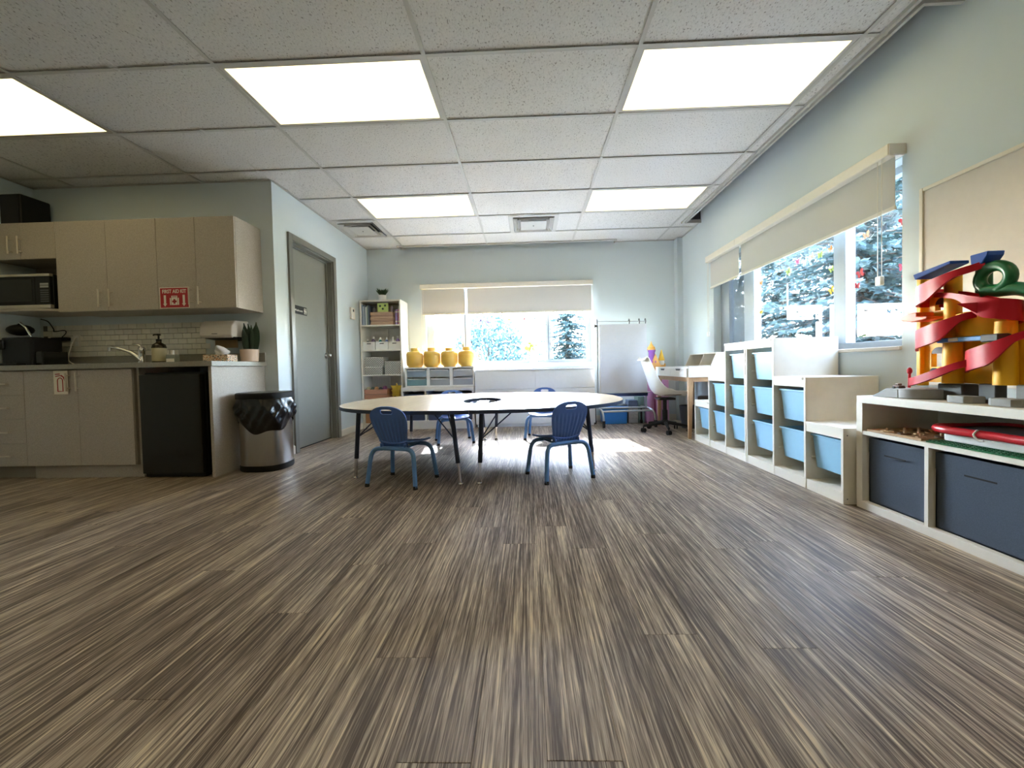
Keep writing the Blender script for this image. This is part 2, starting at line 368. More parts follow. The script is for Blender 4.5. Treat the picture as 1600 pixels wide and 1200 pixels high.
for i in range(-3, 5):
    for j in range(-10, 7):
        x0, x1, y0, y1 = GX+TX*i, GX+TX*(i+1), GY+TY*j, GY+TY*(j+1)
        if (i, j) in LIGHTS or (i, j) == (-1, 4): continue
        if (i, j) == (1, 4): bxs = [(x0, VENT2[0], y0, y1), (VENT2[1], x1, y0, y1)]
        else: bxs = clip(x0, x1, y0, y1)
        if not bxs: continue
        if y1 < 1.7:
            for p, q, r, s in bxs: rest.box(p+.002, q-.002, r+.002, s-.002, ZC+.010, ZC+.024)
            continue
        groups = [[b] for b in bxs] if (i, j) == (1, 4) else [bxs]
        for g in groups:
            cx, cy = (g[0][0]+g[0][1])/2, (g[0][2]+g[0][3])/2
            if len(g) == 1 and abs(g[0][1]-g[0][0]-TX) < 1e-6 and abs(g[0][3]-g[0][2]-TY) < 1e-6:
                if tile0 is None:
                    tile0 = obj('ceiling_tile', MB().box(-TX/2+.002, TX/2-.002, -TY/2+.002, TY/2-.002, 0, .014), M_TILE, ceil); tile0.location = (cx, cy, ZC+.010)
                else: inst(tile0, ceil, (cx, cy, ZC+.010), 'ceiling_tile')
            else:
                m = MB()
                for p, q, r, s in g: m.box(p+.001-cx, q-.001-cx, r+.001-cy, s-.001-cy, 0, .014)
                o = obj('ceiling_tile', m, M_TILE, ceil); o.location = (cx, cy, ZC+.010)
o = obj('ceiling_tile_rest', rest, M_TILE, ceil); o['kind'] = 'stuff'
RWD = .012
def in_reg(x, y): return any(a-1e-6 <= x <= b+1e-6 and c-1e-6 <= y <= d+1e-6 for a, b, c, d in REG)
rest = MB(); tee0 = {}
for i in range(-3, 5):
    x = GX+TX*i
    ys = [c for r_ in REG for c in r_[2:] if in_reg(x, c)]
    ys = [y for y in (YF, YK, BY, YB) if in_reg(x, y)]
    if not ys or not (XKL < x < XR): continue
    y0, y1 = min(ys), max(ys)
    obj('main_rail', MB().box(x-RWD, x+RWD, y0, y1, ZC, ZC+.003).box(x-.002, x+.002, y0, y1, ZC+.003, ZC+.04), M_GRID, ceil)
for j in range(-9, 7):
    y = GY+TY*j
    if not (YF < y < YB): continue
    for i in range(-3, 5):
        for p, q, r, s in clip(GX+TX*i, GX+TX*(i+1), y-.01, y+.01):
            if q-p < .03: continue
            if y < 1.7: rest.box(p+RWD, q-RWD, y-RWD, y+RWD, ZC+.0005, ZC+.003); continue
            L_ = round(q-p, 3)
            if L_ in tee0: inst(tee0[L_], ceil, ((p+q)/2, y, 0), 'cross_rail')
            else:
                o = obj('cross_rail', MB().box(-L_/2+RWD, L_/2-RWD, -RWD, RWD, ZC+.0005, ZC+.003), M_GRID, ceil); o.location = ((p+q)/2, y, 0); tee0[L_] = o
o = obj('cross_rail_rest', rest, M_GRID, ceil); o['kind'] = 'stuff'
# edge angles along the walls and around the two blind pockets
for nm, b in [('wall_angle', (XL, XL+.022, YK, BX0*0+YB)), ('wall_angle', (XKL, XL, YK-.022, YK)), ('wall_angle', (XKL, XKL+.022, 1.5, YK)), ('wall_angle', (XL, BX0, YB-.022, YB)), ('wall_angle', (BX1, XR, YB-.022, YB)), ('wall_angle', (XR-.022, XR, PY1, YB)), ('wall_angle', (XR-.022, XR, 0, PY0))]:
    obj(nm, MB().box(b[0], b[1], b[2], b[3], ZC+.0002, ZC+.003), M_GRID, ceil)
def pocket(x0, x1, y0, y1):
    m = MB().box(x0, x1, y0, y1, ZC-.012, ZC+.03); return obj('pocket_trim', m, M_GRID, ceil)
pocket(PX-.012, PX+.006, PY0-.018, PY1+.018); pocket(PX-.055, PX-.035, PY0-.05, PY1+.03)
pocket(PX, XR, PY0-.018, PY0); pocket(PX, XR, PY1, PY1+.018)
pocket(BX0-.02, BX1+.02, BY-.015, BY+.004); pocket(BX0-.018, BX0, BY, YB); pocket(BX1, BX1+.018, BY, YB)
obj('pocket_side', MB().box(PX, XR, PY1+.018, PY1+.03, ZC+.03, ZT).box(PX-.012, PX, PY0, PY1, ZC+.03, ZT).box(PX, XR, PY0-.03, PY0-.018, ZC+.03, ZT), M_PLENUM, ceil)
obj('pocket_side', MB().box(BX0, BX1, BY-.012, BY, ZC+.03, ZT).box(BX0-.03, BX0-.018, BY, YB, ZC+.03, ZT).box(BX1+.018, BX1+.03, BY, YB, ZC+.03, ZT), M_PLENUM, ceil)

# recessed fluorescent panels
def ceiling_light(i, j, lab):
    x0, x1, y0, y1 = GX+TX*i, GX+TX*(i+1), GY+TY*j, GY+TY*(j+1); cx, cy = (x0+x1)/2, (y0+y1)/2
    t = thing('ceiling_light', lab, 'ceiling light', (cx, cy, ZC), group='recessed ceiling light panels')
    fr = .022
    m = MB()
    for b in ((x0+.012, x1-.012, y0+.012, y0+.012+fr), (x0+.012, x1-.012, y1-.012-fr, y1-.012), (x0+.012, x0+.012+fr, y0+.012+fr, y1-.012-fr), (x1-.012-fr, x1-.012, y0+.012+fr, y1-.012-fr)):
        m.box(*b, ZC+.0035, ZC+.016)
    obj('light_frame', m, M_GRID, t)
    obj('diffuser', MB().box(x0+.034, x1-.034, y0+.034, y1-.034, ZC+.007, ZC+.011), M_DIFF, t)
    obj('housing', MB().box(x0+.02, x1-.02, y0+.02, y1-.02, ZC+.017, ZC+.10), M_ALU, t)
    return t
LL = {(-2, 0): 'glowing fluorescent ceiling panel over the kitchen floor', (0, 0): 'glowing fluorescent ceiling panel with a few dark specks on its lens',
      (2, 0): 'large glowing fluorescent ceiling panel beside the long blind pocket, bordering the sunlit tile', (0, 3): 'glowing fluorescent ceiling panel next to the air diffuser by the door wall',
      (2, 3): 'glowing fluorescent ceiling panel by the end of the blind pocket, near the desk corner'}
for (i, j) in LIGHTS:
    ceiling_light(i, j, LL.get((i, j), 'fluorescent ceiling panel over the open end of the room'))
# square air diffusers
def vent(cx, cy, hw, hd, lab):
    t = thing('air_vent', lab, 'air vent', (cx, cy, ZC))
    def ring(a, b, c, d, z0, z1, nm):
        m = MB()
        A = [(cx-a, cy-b), (cx+a, cy-b), (cx+a, cy+b), (cx-a, cy+b)]; B = [(cx-c, cy-d), (cx+c, cy-d), (cx+c, cy+d), (cx-c, cy+d)]
        for k in range(4):
            q = (k+1) % 4
            m.add([(*A[k], z0), (*A[q], z0), (*B[q], z1), (*B[k], z1)], [(0, 1, 2, 3)])
        return obj(nm, m, M_GRID, t, solid=.003)
    ring(hw, hd, hw-.05, hd-.05, ZC-.001, ZC-.001, 'vent_frame')
    ring(hw-.055, hd-.055, hw-.10, hd-.10, ZC-.016, ZC+.03, 'louver')
    ring(hw-.105, hd-.105, hw-.14, hd-.14, ZC-.020, ZC+.03, 'louver')
    obj('vent_core', MB().box(cx-hw+.14, cx+hw-.14, cy-hd+.14, cy+hd-.14, ZC-.022, ZC-.016), M_GRID, t)
    obj('vent_knob', MB().cyl((cx, cy, ZC-.026), (cx, cy, ZC-.021), .007, n=8), M_DGREY, t)
    obj('vent_duct', MB().box(cx-hw+.03, cx+hw-.03, cy-hd+.03, cy+hd-.03, ZC+.06, ZC+.12), M_BLACK, t)
    return t
vent(-2.046, 5.062, .268, .296, 'square white air diffuser in the ceiling beside the grey door wall')
vent(.10, 5.062, .298, .296, 'square white air diffuser in the ceiling between the two far light panels')

# door with frame on the left wall
d1 = struct(thing('door_1', None, None, (XL, 4.41, 0)), 'grey painted door in a darker grey frame')
fy0, fy1, fh = 3.9255, 4.8955, 2.194
obj('door_frame', MB().box(XL, XL+.022, fy0, fy0+.062, 0, fh).box(XL, XL+.022, fy1-.062, fy1, 0, fh).box(XL, XL+.022, fy0+.062, fy1-.062, fh-.062, fh)
    .box(XL-.16, XL, DR[0]-.002, DR[0]+.016, 0, DR[3]).box(XL-.16, XL, DR[1]-.016, DR[1]+.002, 0, DR[3]).box(XL-.16, XL, DR[0], DR[1], DR[3]-.016, DR[3]+.002)
    .box(XL-.115, XL-.10, DR[0]+.016, DR[0]+.032, 0, DR[3]-.016).box(XL-.07, XL-.055, DR[1]-.034, DR[1]-.016, 0, DR[3]-.016).box(XL-.07, XL-.055, DR[0]+.016, DR[1]-.034, DR[3]-.034, DR[3]-.016), M_DFRAME, d1, bevel=.002)
leaf = obj('door_leaf', MB().box(XL-.115, XL-.072, DR[0]+.018, DR[1]-.018, .012, DR[3]-.02), M_DOOR, d1, bevel=.002)
ky = DR[1]-.085
obj('door_knob', MB().cyl((XL-.072, ky, 1.0), (XL-.066, ky, 1.0), .033, n=20).cyl((XL-.066, ky, 1.0), (XL-.035, ky, 1.0), .012).sph((XL-.022, ky, 1.0), .028, 16, 10, (.75, 1, 1)), M_CHROME, leaf, smooth=40)
obj('door_gap', MB().box(XL-.11, XL-.075, DR[0]+.018, DR[1]-.018, .001, .011), M_BLACK, d1)
s = thing('door_sign', 'small black sign with white lettering and two figures on the grey door', 'sign', (XL-.071, 4.24, 1.46))
obj('plate', MB().box(XL-.0715, XL-.068, 4.125, 4.365, 1.425, 1.512), M_BLACK, s)
RX = lambda x, y, z: Matrix.Translation((x, y, z)) @ Matrix(((0, 0, 1, 0), (1, 0, 0, 0), (0, 1, 0, 0), (0, 0, 0, 1)))   # text facing +x, reading towards +y
text_obj('lettering', 'Washroom', .032, RX(XL-.0675, 4.208, 1.462), M_SIGNW, s)
for k, yy in enumerate((4.318, 4.345)):
    m = MB().cyl((XL-.068, yy, 1.494), (XL-.0672, yy, 1.494), .0065, n=10)
    if k: m.prism([(yy-.004, 1.485), (yy+.004, 1.485), (yy+.010, 1.458), (yy-.010, 1.458)], 'x', XL-.068, XL-.0672)
    else: m.box(XL-.068, XL-.0672, yy-.008, yy+.008, 1.46, 1.485)
    m.box(XL-.068, XL-.0672, yy-.005, yy-.001, 1.435, 1.46).box(XL-.068, XL-.0672, yy+.001, yy+.005, 1.435, 1.46)
    obj('figure_symbol', m, M_SIGNW, s)
t = thing('wall_control', 'small white wall control box with a dark button beside the bookcase', 'wall control', (XL, 5.33, 1.50))
obj('housing', MB().box(XL, XL+.028, 5.275, 5.385, 1.50, 1.655), M_OFFW, t, bevel=.004); obj('button', MB().box(XL+.028, XL+.032, 5.315, 5.345, 1.60, 1.63), M_DGREY, t)

# baseboards
for n_, (y0, y1) in enumerate(((YK, fy0), (fy1, YB))):
    b = obj('baseboard_left', MB().prism([(XL, 0), (XL+.013, 0), (XL+.013, .072), (XL+.006, .082), (XL, .082)], 'y', y0, y1), M_CREAM); struct(b)
struct(obj('baseboard_back', MB().box(XL+.013, 2.132, YB-.013, YB, 0, .082), M_CREAM)); struct(obj('baseboard_right', MB().box(XR-.013, XR, YF, YB, 0, .082), M_CREAM))

# windows -------------------------------------------------------------------
def window(name, ax, plane, fd, o0, o1, z0, z1, panes, label):
    """frame sits from plane to plane+fd (outwards); panes are (b0,b1) glass intervals"""
    c = (o0+o1)/2
    t = struct(thing(name, None, None, (c, plane, z0) if ax == 'y' else (plane, c, z0)), label)
    def bx(m, p, q, a, b, r, s): return m.box(p, q, a, b, r, s) if ax == 'y' else m.box(a, b, p, q, r, s)
    m = MB(); bx(m, o0, o1, plane, plane+fd, z0, z0+.045); bx(m, o0, o1, plane, plane+fd, z1-.045, z1)
    bx(m, o0, panes[0][0], plane, plane+fd, z0+.045, z1-.045); bx(m, panes[-1][1], o1, plane, plane+fd, z0+.045, z1-.045)
    obj('window_frame', m, M_FRAME, t, bevel=.003)
    for k in range(len(panes)-1):
        a, b = panes[k][1], panes[k+1][0]; w = b-a; m = MB()
        bx(m, a, a+w*.42, plane-.012, plane+fd, z0+.045, z1-.045); bx(m, a+w*.42, b, plane+.014, plane+fd, z0+.045, z1-.045)
        obj('mullion', m, M_FRAME, t, bevel=.003)
        bx(m2 := MB(), a+w*.42+.001, a+w*.42+.008, plane+.010, plane+.0145, z0+.05, z1-.05); obj('gasket', m2, M_BLACK, t)
    for a, b in panes:
        m = MB(); bx(m, a, b, plane+fd*.5, plane+fd*.5+.004, z0+.045, z1-.045); obj('pane', m, M_GLASS, t)
    return t
w1 = window('window_1', 'y', YB+.075, .06, WB[0], WB[1], WB[2]+.015, WB[3], [(-1.395, -.985), (-.866, .266), (.342, .87)], 'wide three-pane white window in the back wall')
obj('window_sill', MB().box(WB[0]-.03, WB[1]+.03, YB-.022, YB+.075, WB[2]-.018, WB[2]+.014), M_CREAM, w1, bevel=.003)
w2 = window('window_2', 'x', XR+.085, .06, WR[0], WR[1], WR[2]+.012, WR[3], [(2.505, 2.965), (3.115, 4.135), (4.37, 4.66)], 'long three-pane white window in the wall over the tray units')
obj('window_sill', MB().box(XR-.012, XR+.085, WR[0], WR[1], WR[2]-.012, WR[2]+.012), M_CREAM, w2, bevel=.003)
scr = bpy.data.materials.new('insect_screen'); scr.use_nodes = True
nt = scr.node_tree; tr = nt.nodes.new('ShaderNodeBsdfTransparent'); mxs = nt.nodes.new('ShaderNodeMixShader'); mxs.inputs[0].default_value = .72
nt.nodes['Principled BSDF'].inputs['Base Color'].default_value = (.16, .17, .19, 1); nt.links.new(tr.outputs[0], mxs.inputs[1]); nt.links.new(nt.nodes['Principled BSDF'].outputs[0], mxs.inputs[2]); nt.links.new(mxs.outputs[0], nt.nodes['Material Output'].inputs[0])
obj('insect_screen', MB().box(XR+.128, XR+.131, 4.37, 4.66, WR[2]+.05, WR[3]-.05), scr, w2)
# handles on the sashes
obj('sash_latch', MB().box(YB*0-1.0+.02, -.955, YB+.055, YB+.063, 1.12, 1.17), M_DGREY, w1)

# roller blinds -----------------------------------------------------------------
def blind(ax, b0, b1, face, wallp, ztop, zbot, label, chain=None):
    """face = room-side plane of the cassette, wallp = wall plane"""
    sgn = 1 if wallp > face else -1
    c = (b0+b1)/2
    t = thing('roller_blind', label, 'roller blind', (c, (face+wallp)/2, zbot) if ax == 'y' else ((face+wallp)/2, c, zbot))
    def bx(m, p, q, a, b, r, s): return m.box(p, q, min(a, b), max(a, b), r, s) if ax == 'y' else m.box(min(a, b), max(a, b), p, q, r, s)
    obj('cassette', bx(MB(), b0, b1, face, wallp, ztop-.068, ztop), M_OFFW, t, bevel=.008, seg=3)
    obj('end_cap', bx(MB(), b0-.003, b0, face+sgn*.004, wallp, ztop-.064, ztop-.004), M_WHITE, t)
    mid = face+(wallp-face)*.55
    obj('fabric', bx(MB(), b0+.018, b1-.018, mid, mid+.002*sgn, zbot+.02, ztop-.06), M_BLIND, t)
    obj('bottom_rail', bx(MB(), b0+.014, b1-.014, mid-.006*sgn, mid+.008*sgn, zbot, zbot+.024), M_OFFW, t, bevel=.003)
    if chain:
        pos, zl = chain
        m = MB()
        for dd in (-.014, .014):
            P = [(pos+dd, face-.004*sgn+.02*sgn, ztop-.06), (pos+dd, face-.004*sgn+.02*sgn, zl)]
            if ax == 'x': P = [(q[1], q[0], q[2]) for q in P]
            m.tube(P, .0022, 5)
        obj('pull_chain', m, M_OFFW, t)
        obj('chain_weight', bx(MB(), pos-.02, pos+.02, face+.004*sgn, face+.028*sgn, zl-.05, zl+.005), M_WHITE, t, bevel=.003)
    return t
blind('y', -1.552, -.893, YB-.085, YB, 2.044, 1.60, 'short pale grey roller blind above the yellow canisters', (-1.525, 1.15))
blind('y', -.888, .949, YB-.085, YB, 2.044, 1.60, 'wide pale grey roller blind over the potted plant window', (.935, 1.0))
blind('x', 4.171, 4.845, XR-.10, XR, 2.056, 1.68, 'narrow grey roller blind half lowered beside the desk', (4.81, 1.17))
blind('x', 2.425, 4.166, XR-.10, XR, 2.056, 1.68, 'long grey roller blind half lowered above the tray units', (2.50, 1.30))
cw = bpy.data.objects['chain_weight.003'] if 'chain_weight.003' in bpy.data.objects else None

# ------------------------------------------------------------------ kitchen
UY, UT, UB, UXR = 3.384, 2.145, 1.372, -2.466
def bar_handle(m, x, y, z0, z1, r=.006, horiz=None):
    """pull bar standing 32 mm off a front at y"""
    if horiz is None:
        m.tube([(x, y-.032, z0), (x, y-.032, z1)], r, 8); 
        for z in (z0+.022, z1-.022): m.tube([(x, y-.032, z), (x, y, z)], r*.8, 6)
    else:
        x0, x1 = horiz; m.tube([(x0, y-.032, z0), (x1, y-.032, z0)], r, 8)
        for xx in (x0+.022, x1-.022): m.tube([(xx, y-.032, z0), (xx, y, z0)], r*.8, 6)
    return m
def front(name, x0, x1, z0, z1, y, parent, handle=None, hh=None):
    d = obj(name, MB().box(x0+.0015, x1-.0015, y-.018, y, z0+.0015, z1-.0015), M_LAM, parent, bevel=.001)
    if handle is not None: obj('handle', bar_handle(MB(), handle, y-.018, hh[0], hh[1]), M_NICKEL, d, smooth=50)
    return d
def carcass(m, x0, x1, y0, y1, z0, z1, t=.016):
    return m.box(x0, x0+t, y0, y1, z0, z1).box(x1-t, x1, y0, y1, z0, z1).box(x0+t, x1-t, y0, y1, z0, z0+t).box(x0+t, x1-t, y0, y1, z1-t, z1).box(x0+t, x1-t, y1-.006, y1, z0+t, z1-t)
# unit over the microwave: short doors, open nook with a bowed shelf below
t = thing('wall_cabinet', 'short two-door laminate wall cabinet with an open microwave nook below', 'cabinet', (-4.33, UY, UB))
obj('body', MB().box(XKL+.002, -4.032, UY+.001, YK-.001, 1.836, UT).box(-4.048, -4.032, UY, YK-.001, UB+.03, 1.836).box(XKL+.002, -4.048, YK-.012, YK-.001, UB+.03, 1.836), M_LAMD, t)
front('door', XKL+.004, -4.343, 1.832, UT, UY, t, -4.417, (1.874, 2.024)); front('door', -4.343, -4.032, 1.832, UT, UY, t, -4.328, (1.874, 2.022))
sh = [(XKL+.002, YK-.001), (XKL+.002, UY-.03), (-4.35, UY-.05), (-4.2, UY-.045), (-4.12, UY-.02), (-4.04, UY+.03), (-4.034, YK-.001)]
obj('nook_shelf', MB().prism(sh, 'z', UB+.012, UB+.034), M_LAM, t, bevel=.003)
for lab, xa, xm, xb, h1, h2, nm in (('tall two-door laminate wall cabinet over the sink faucet', -4.032, -3.588, -3.146, -3.641, -3.547, 0), ('two-door laminate wall cabinet carrying the red first aid sign', -3.146, -2.807, UXR, -2.852, -2.772, 1)):
    t = thing('wall_cabinet', lab, 'cabinet', ((xa+xb)/2, UY, UB))
    obj('body', carcass(MB(), xa+.001, xb-.0005, UY+.001, YK-.001, UB, UT), M_LAM, t)
    front('door', xa, xm, UB, UT, UY, t, h1, (1.402, 1.552)); front('door', xm, xb, UB, UT, UY, t, h2, (1.402, 1.552))
# base units
BYF = 3.09
t = thing('base_cabinet', 'four-drawer laminate base cabinet in the dark kitchen corner', 'cabinet', (-4.3, BYF, 0))
obj('body', MB().box(XKL+.002, -3.998, BYF+.001, YK-.001, .105, .872), M_LAMD, t)
obj('kick_board', MB().box(XKL+.002, -3.998, BYF+.06, BYF+.075, 0, .104), M_LAMD, t)
for z0, z1 in ((.108, .292), (.292, .486), (.486, .676), (.676, .866)):
    d = obj('drawer', MB().box(-4.60, -3.9985, BYF-.018, BYF, z0+.0015, z1-.0015), M_LAM, t, bevel=.001)
    obj('handle', bar_handle(MB(), 0, BYF-.018, (z0+z1)/2-.005, 0, horiz=(-4.27, -4.10)), M_NICKEL, d, smooth=50)
t = thing('base_cabinet', 'two-door laminate base cabinet under the sink with extinguisher sign', 'cabinet', (-3.55, BYF, 0))
obj('body', MB().box(-3.996, -3.112, BYF+.001, YK-.001, .105, .872), M_LAMD, t)
obj('side_filler', MB().box(-3.112, -3.094, BYF+.02, YK-.001, .105, .872), M_LAM, t)
obj('kick_board', MB().box(-3.996, -3.094, BYF+.03, BYF+.045, 0, .104), M_LAM, t)
front('door', -3.996, -3.556, .108, .866, BYF, t, -3.615, (.70, .845)); front('door', -3.556, -3.113, .108, .866, BYF, t, -3.535, (.70, .845))
# worktop with upstand, and the end panel that carries it
tag(obj('end_panel', MB().box(-2.498, -2.473, BYF-.018, YK-.001, 0, .872), M_LAM, bevel=.001), 'grey laminate end panel beside the trash bin, holding up the countertop', 'cabinet panel')
t = thing('countertop', 'speckled grey laminate countertop with a low upstand', 'countertop', (-3.5, 3.4, .873))
obj('slab', MB().box(XKL+.001, -2.452, 3.052, YK-.001, .8725, .912), M_STONE, t, bevel=.003, seg=2)
obj('upstand', MB().box(XKL+.001, -2.452, YK-.022, YK-.0015, .912, .998), M_STONE, t, bevel=.002)
# mini fridge
t = thing('mini_fridge', 'black mini fridge with a dark steel door under the counter', 'fridge', (-2.81, 3.4, 0))
obj('cabinet', MB().box(-3.058, -2.562, BYF+.03, YK-.03, .02, .83), M_BLACK, t, bevel=.004)
obj('door', MB().box(-3.055, -2.566, BYF-.022, BYF+.025, .035, .815), mat('fridge_door_steel', '#34322f', .34, metal=.8, bump=.05, bscale=400, stretch=(1, 1, .03)), t, bevel=.005, seg=2)
obj('plinth', MB().box(-3.05, -2.57, BYF+.005, BYF+.04, .004, .032), M_BLACK, t)
for xx in (-3.02, -2.6): obj('foot', MB().cyl((xx, BYF+.08, 0), (xx, BYF+.08, .02), .015, n=8), M_BLKRUB, t)
# tiled splashback: every tile is its own piece on the kitchen wall
M_SUB = mat('splash_tile_glaze', '#e4dfd2', .3, var=.03, objrand=.08); M_GROUT = mat('grout', '#5d594f', .9)
obj('grout_bed', MB().box(-4.60, -3.03, YK-.003, YK-.0005, .999, 1.30), M_GROUT, w_kit)
TW, TH = .0875, .0495; t0 = None
for r in range(6):
    z = 1.0005+r*(TH+.0008); x = -4.60+(TW*.5 if r % 2 else 0)
    while x+TW < -3.02+(.045 if r % 2 else 0):
        if t0 is None:
            t0 = obj('tile', MB().box(-TW/2+.0018, TW/2-.0018, -.008, -.001, .0012, TH-.0012), M_SUB, w_kit, bevel=.001); t0.location = Vector((x+TW/2, YK, z))-OFF[w_kit.name]
        else: inst(t0, w_kit, Vector((x+TW/2, YK, z))-OFF[w_kit.name], 'tile')
        x += TW
t0.data.transform(Matrix.Translation(OFF[w_kit.name]))
# signs stuck to the cabinet doors
FYT = lambda x, y, z: Matrix.Translation((x, y, z)) @ Matrix(((1, 0, 0, 0), (0, 0, -1, 0), (0, 1, 0, 0), (0, 0, 0, 1)))      # text facing -y
sy = UY-.0185
t = thing('first_aid_sign', 'red and white FIRST AID KIT sign with two arrows on the cabinet door', 'sign', (-3.0, sy, 1.378))
sx0, sx1, sz0, sz1 = -3.130, -2.873, 1.378, 1.556
obj('plate', MB().box(sx0, sx1, sy-.003, sy, sz0, sz1), M_SIGNW, t, bevel=.0008)
obj('red_field', MB().box(sx0+.006, sx1-.006, sy-.0036, sy-.003, sz0+.006, sz1-.006), M_REDINK, t)
text_obj('lettering', 'FIRST AID KIT', .043, FYT((sx0+sx1)/2, sy-.0040, sz1-.036), M_SIGNW, t, squeeze=.80, bold=.0009)
for ax in (sx0+.046, sx1-.046):
    zt, zb = sz0+.112, sz0+.016
    obj('arrow', MB().box(ax-.0095, ax+.0095, sy-.0042, sy-.0036, zb+.022, zt).prism([(ax-.018, zb+.024), (ax+.018, zb+.024), (ax, zb)], 'y', sy-.0042, sy-.0036), M_SIGNW, t)
kx = (sx0+sx1)/2
obj('kit_symbol', MB().box(kx-.040, kx+.040, sy-.0042, sy-.0036, sz0+.028, sz0+.088).box(kx-.026, kx+.026, sy-.0042, sy-.0036, sz0+.088, sz0+.106), M_SIGNW, t)
obj('kit_lines', MB().box(kx-.030, kx-.027, sy-.0046, sy-.0042, sz0+.028, sz0+.092).box(kx+.027, kx+.030, sy-.0046, sy-.0042, sz0+.028, sz0+.092).box(kx-.019, kx+.019, sy-.0046, sy-.0042, sz0+.094, sz0+.099)
    .box(kx-.008, kx+.008, sy-.0046, sy-.0042, sz0+.038, sz0+.078).box(kx-.020, kx+.020, sy-.0046, sy-.0042, sz0+.05, sz0+.066), M_REDINK, t)
sy = BYF-.0185
t = thing('extinguisher_sign', 'white sign with a red outline of a fire extinguisher on the door', 'sign', (-3.68, sy, .677))
obj('plate', MB().box(-3.745, -3.632, sy-.003, sy, .677, .862), M_SIGNW, t)
obj('side_flap', MB().prism([(-3.632, sy), (-3.632, sy-.003), (-3.622, sy-.014), (-3.620, sy-.012)], 'z', .677, .862), M_SIGNW, t)
ex, ez = -3.692, .70
m = MB().tube([(ex-.021, sy-.0035, ez), (ex+.021, sy-.0035, ez), (ex+.021, sy-.0035, ez+.085)]+[(ex+.021*math.cos(a), sy-.0035, ez+.085+.021*math.sin(a)) for a in (.5, 1, 1.57, 2.14, 2.64)]+[(ex-.021, sy-.0035, ez+.085), (ex-.021, sy-.0035, ez)], .0035, 4)
m.tube([(ex-.035, sy-.0035, ez+.118), (ex, sy-.0035, ez+.124), (ex+.02, sy-.0035, ez+.118)], .0035, 4).tube([(ex-.036, sy-.0035, ez+.134), (ex, sy-.0035, ez+.137)], .004, 4).tube([(ex+.01, sy-.0035, ez+.125), (ex+.03, sy-.0035, ez+.11), (ex+.05, sy-.0035, ez+.055)], .005, 4)
obj('extinguisher_symbol', m, M_REDINK, t)
# microwave in the nook
mz = UB+.0345
t = thing('microwave', 'black microwave with steel trim sitting in the cabinet nook', 'microwave', (-4.34, 3.5, mz))
obj('case', MB().box(-4.60, -4.108, 3.40, 3.69, mz+.008, mz+.30), M_BLACK, t, bevel=.004)
obj('door', MB().box(-4.60, -4.245, 3.376, 3.40, mz+.04, mz+.28), M_BLACK, t, bevel=.003)
obj('window', MB().box(-4.58, -4.27, 3.3745, 3.376, mz+.065, mz+.255), mat('smoked_glass', '#1b1d1c', .12), t)
obj('trim', MB().box(-4.60, -4.108, 3.374, 3.40, mz+.282, mz+.302).box(-4.60, -4.108, 3.374, 3.40, mz+.008, mz+.036), M_NICKEL, t)
p = obj('control_panel', MB().box(-4.243, -4.112, 3.378, 3.40, mz+.04, mz+.28), M_BLACK, t)
obj('display', MB().box(-4.20, -4.125, 3.3765, 3.378, mz+.205, mz+.222).box(-4.20, -4.125, 3.3765, 3.378, mz+.183, mz+.200), mat('button_grey', '#9c9a90', .5), p)
for k in range(6): obj('keypad_row', MB().box(-4.20, -4.125, 3.3768, 3.378, mz+.06+k*.019, mz+.070+k*.019), M_DGREY, p)
for xx in (-4.57, -4.14): obj('foot', MB().cyl((xx, 3.45, mz), (xx, 3.45, mz+.008), .014, n=8), M_BLKRUB, t)
t = thing('speaker_box', 'tall black speaker box standing on top of the wall cabinets', 'speaker', (-4.53, 3.55, UT+.0005))
obj('body', MB().box(-4.625, -4.43, 3.45, 3.68, UT+.001, UT+.29), M_BLACK, t, bevel=.015, seg=3); obj('grille', MB().box(-4.61, -4.445, 3.446, 3.45, UT+.02, UT+.27), M_BLKRUB, t)
CT = .9125
# coffee machine
t = thing('coffee_machine', 'black capsule coffee machine with its lid raised on the counter', 'coffee machine', (-4.43, 3.45, CT))
obj('body', MB().box(-4.56, -4.285, 3.36, 3.60, CT, CT+.255), M_BLACK, t, bevel=.02, seg=3); obj('brew_head', MB().box(-4.605, -4.52, 3.34, 3.46, CT+.15, CT+.235), M_BLACK, t, bevel=.012, seg=2)
obj('water_tank', MB().box(-4.284, -4.215, 3.38, 3.58, CT, CT+.13), mat('smoked_plastic', '#161719', .15), t, bevel=.01, seg=2)
obj('lid', MB().sph((-4.49, 3.45, CT+.325), .09, 16, 8, (1, .9, .55)), M_BLACK, t, smooth=60); obj('lever', MB().tube([(-4.50, 3.44, CT+.372), (-4.45, 3.42, CT+.385), (-4.40, 3.42, CT+.34), (-4.385, 3.44, CT+.27)], .009, 8), M_CHROME, t, smooth=60)
obj('drip_tray', MB().box(-4.58, -4.33, 3.29, 3.36, CT, CT+.03), M_BLACK, t, bevel=.006)
tag(obj('towel', MB().box(-4.60, -4.555, 3.08, 3.14, CT, CT+.022), M_OFFW, bevel=.006, seg=2), 'small folded white cloth at the end of the counter', 'cloth')
t = thing('wall_outlet', 'white wall outlet plate on the splashback tiles', 'outlet', (-4.265, YK-.012, 1.09)); obj('plate', MB().box(-4.302, -4.232, YK-.013, YK-.0085, 1.095, 1.21), M_OFFW, t, bevel=.001); obj('socket', MB().box(-4.285, -4.249, YK-.015, YK-.013, 1.105, 1.145).box(-4.285, -4.249, YK-.015, YK-.013, 1.16, 1.20), M_WHITE, t)
tag(obj('power_adapter', MB().box(-4.47, -4.325, YK-.06, YK-.009, 1.155, 1.187), M_BLACK, bevel=.004), 'flat black power adapter on the splashback behind the coffee machine', 'power adapter')
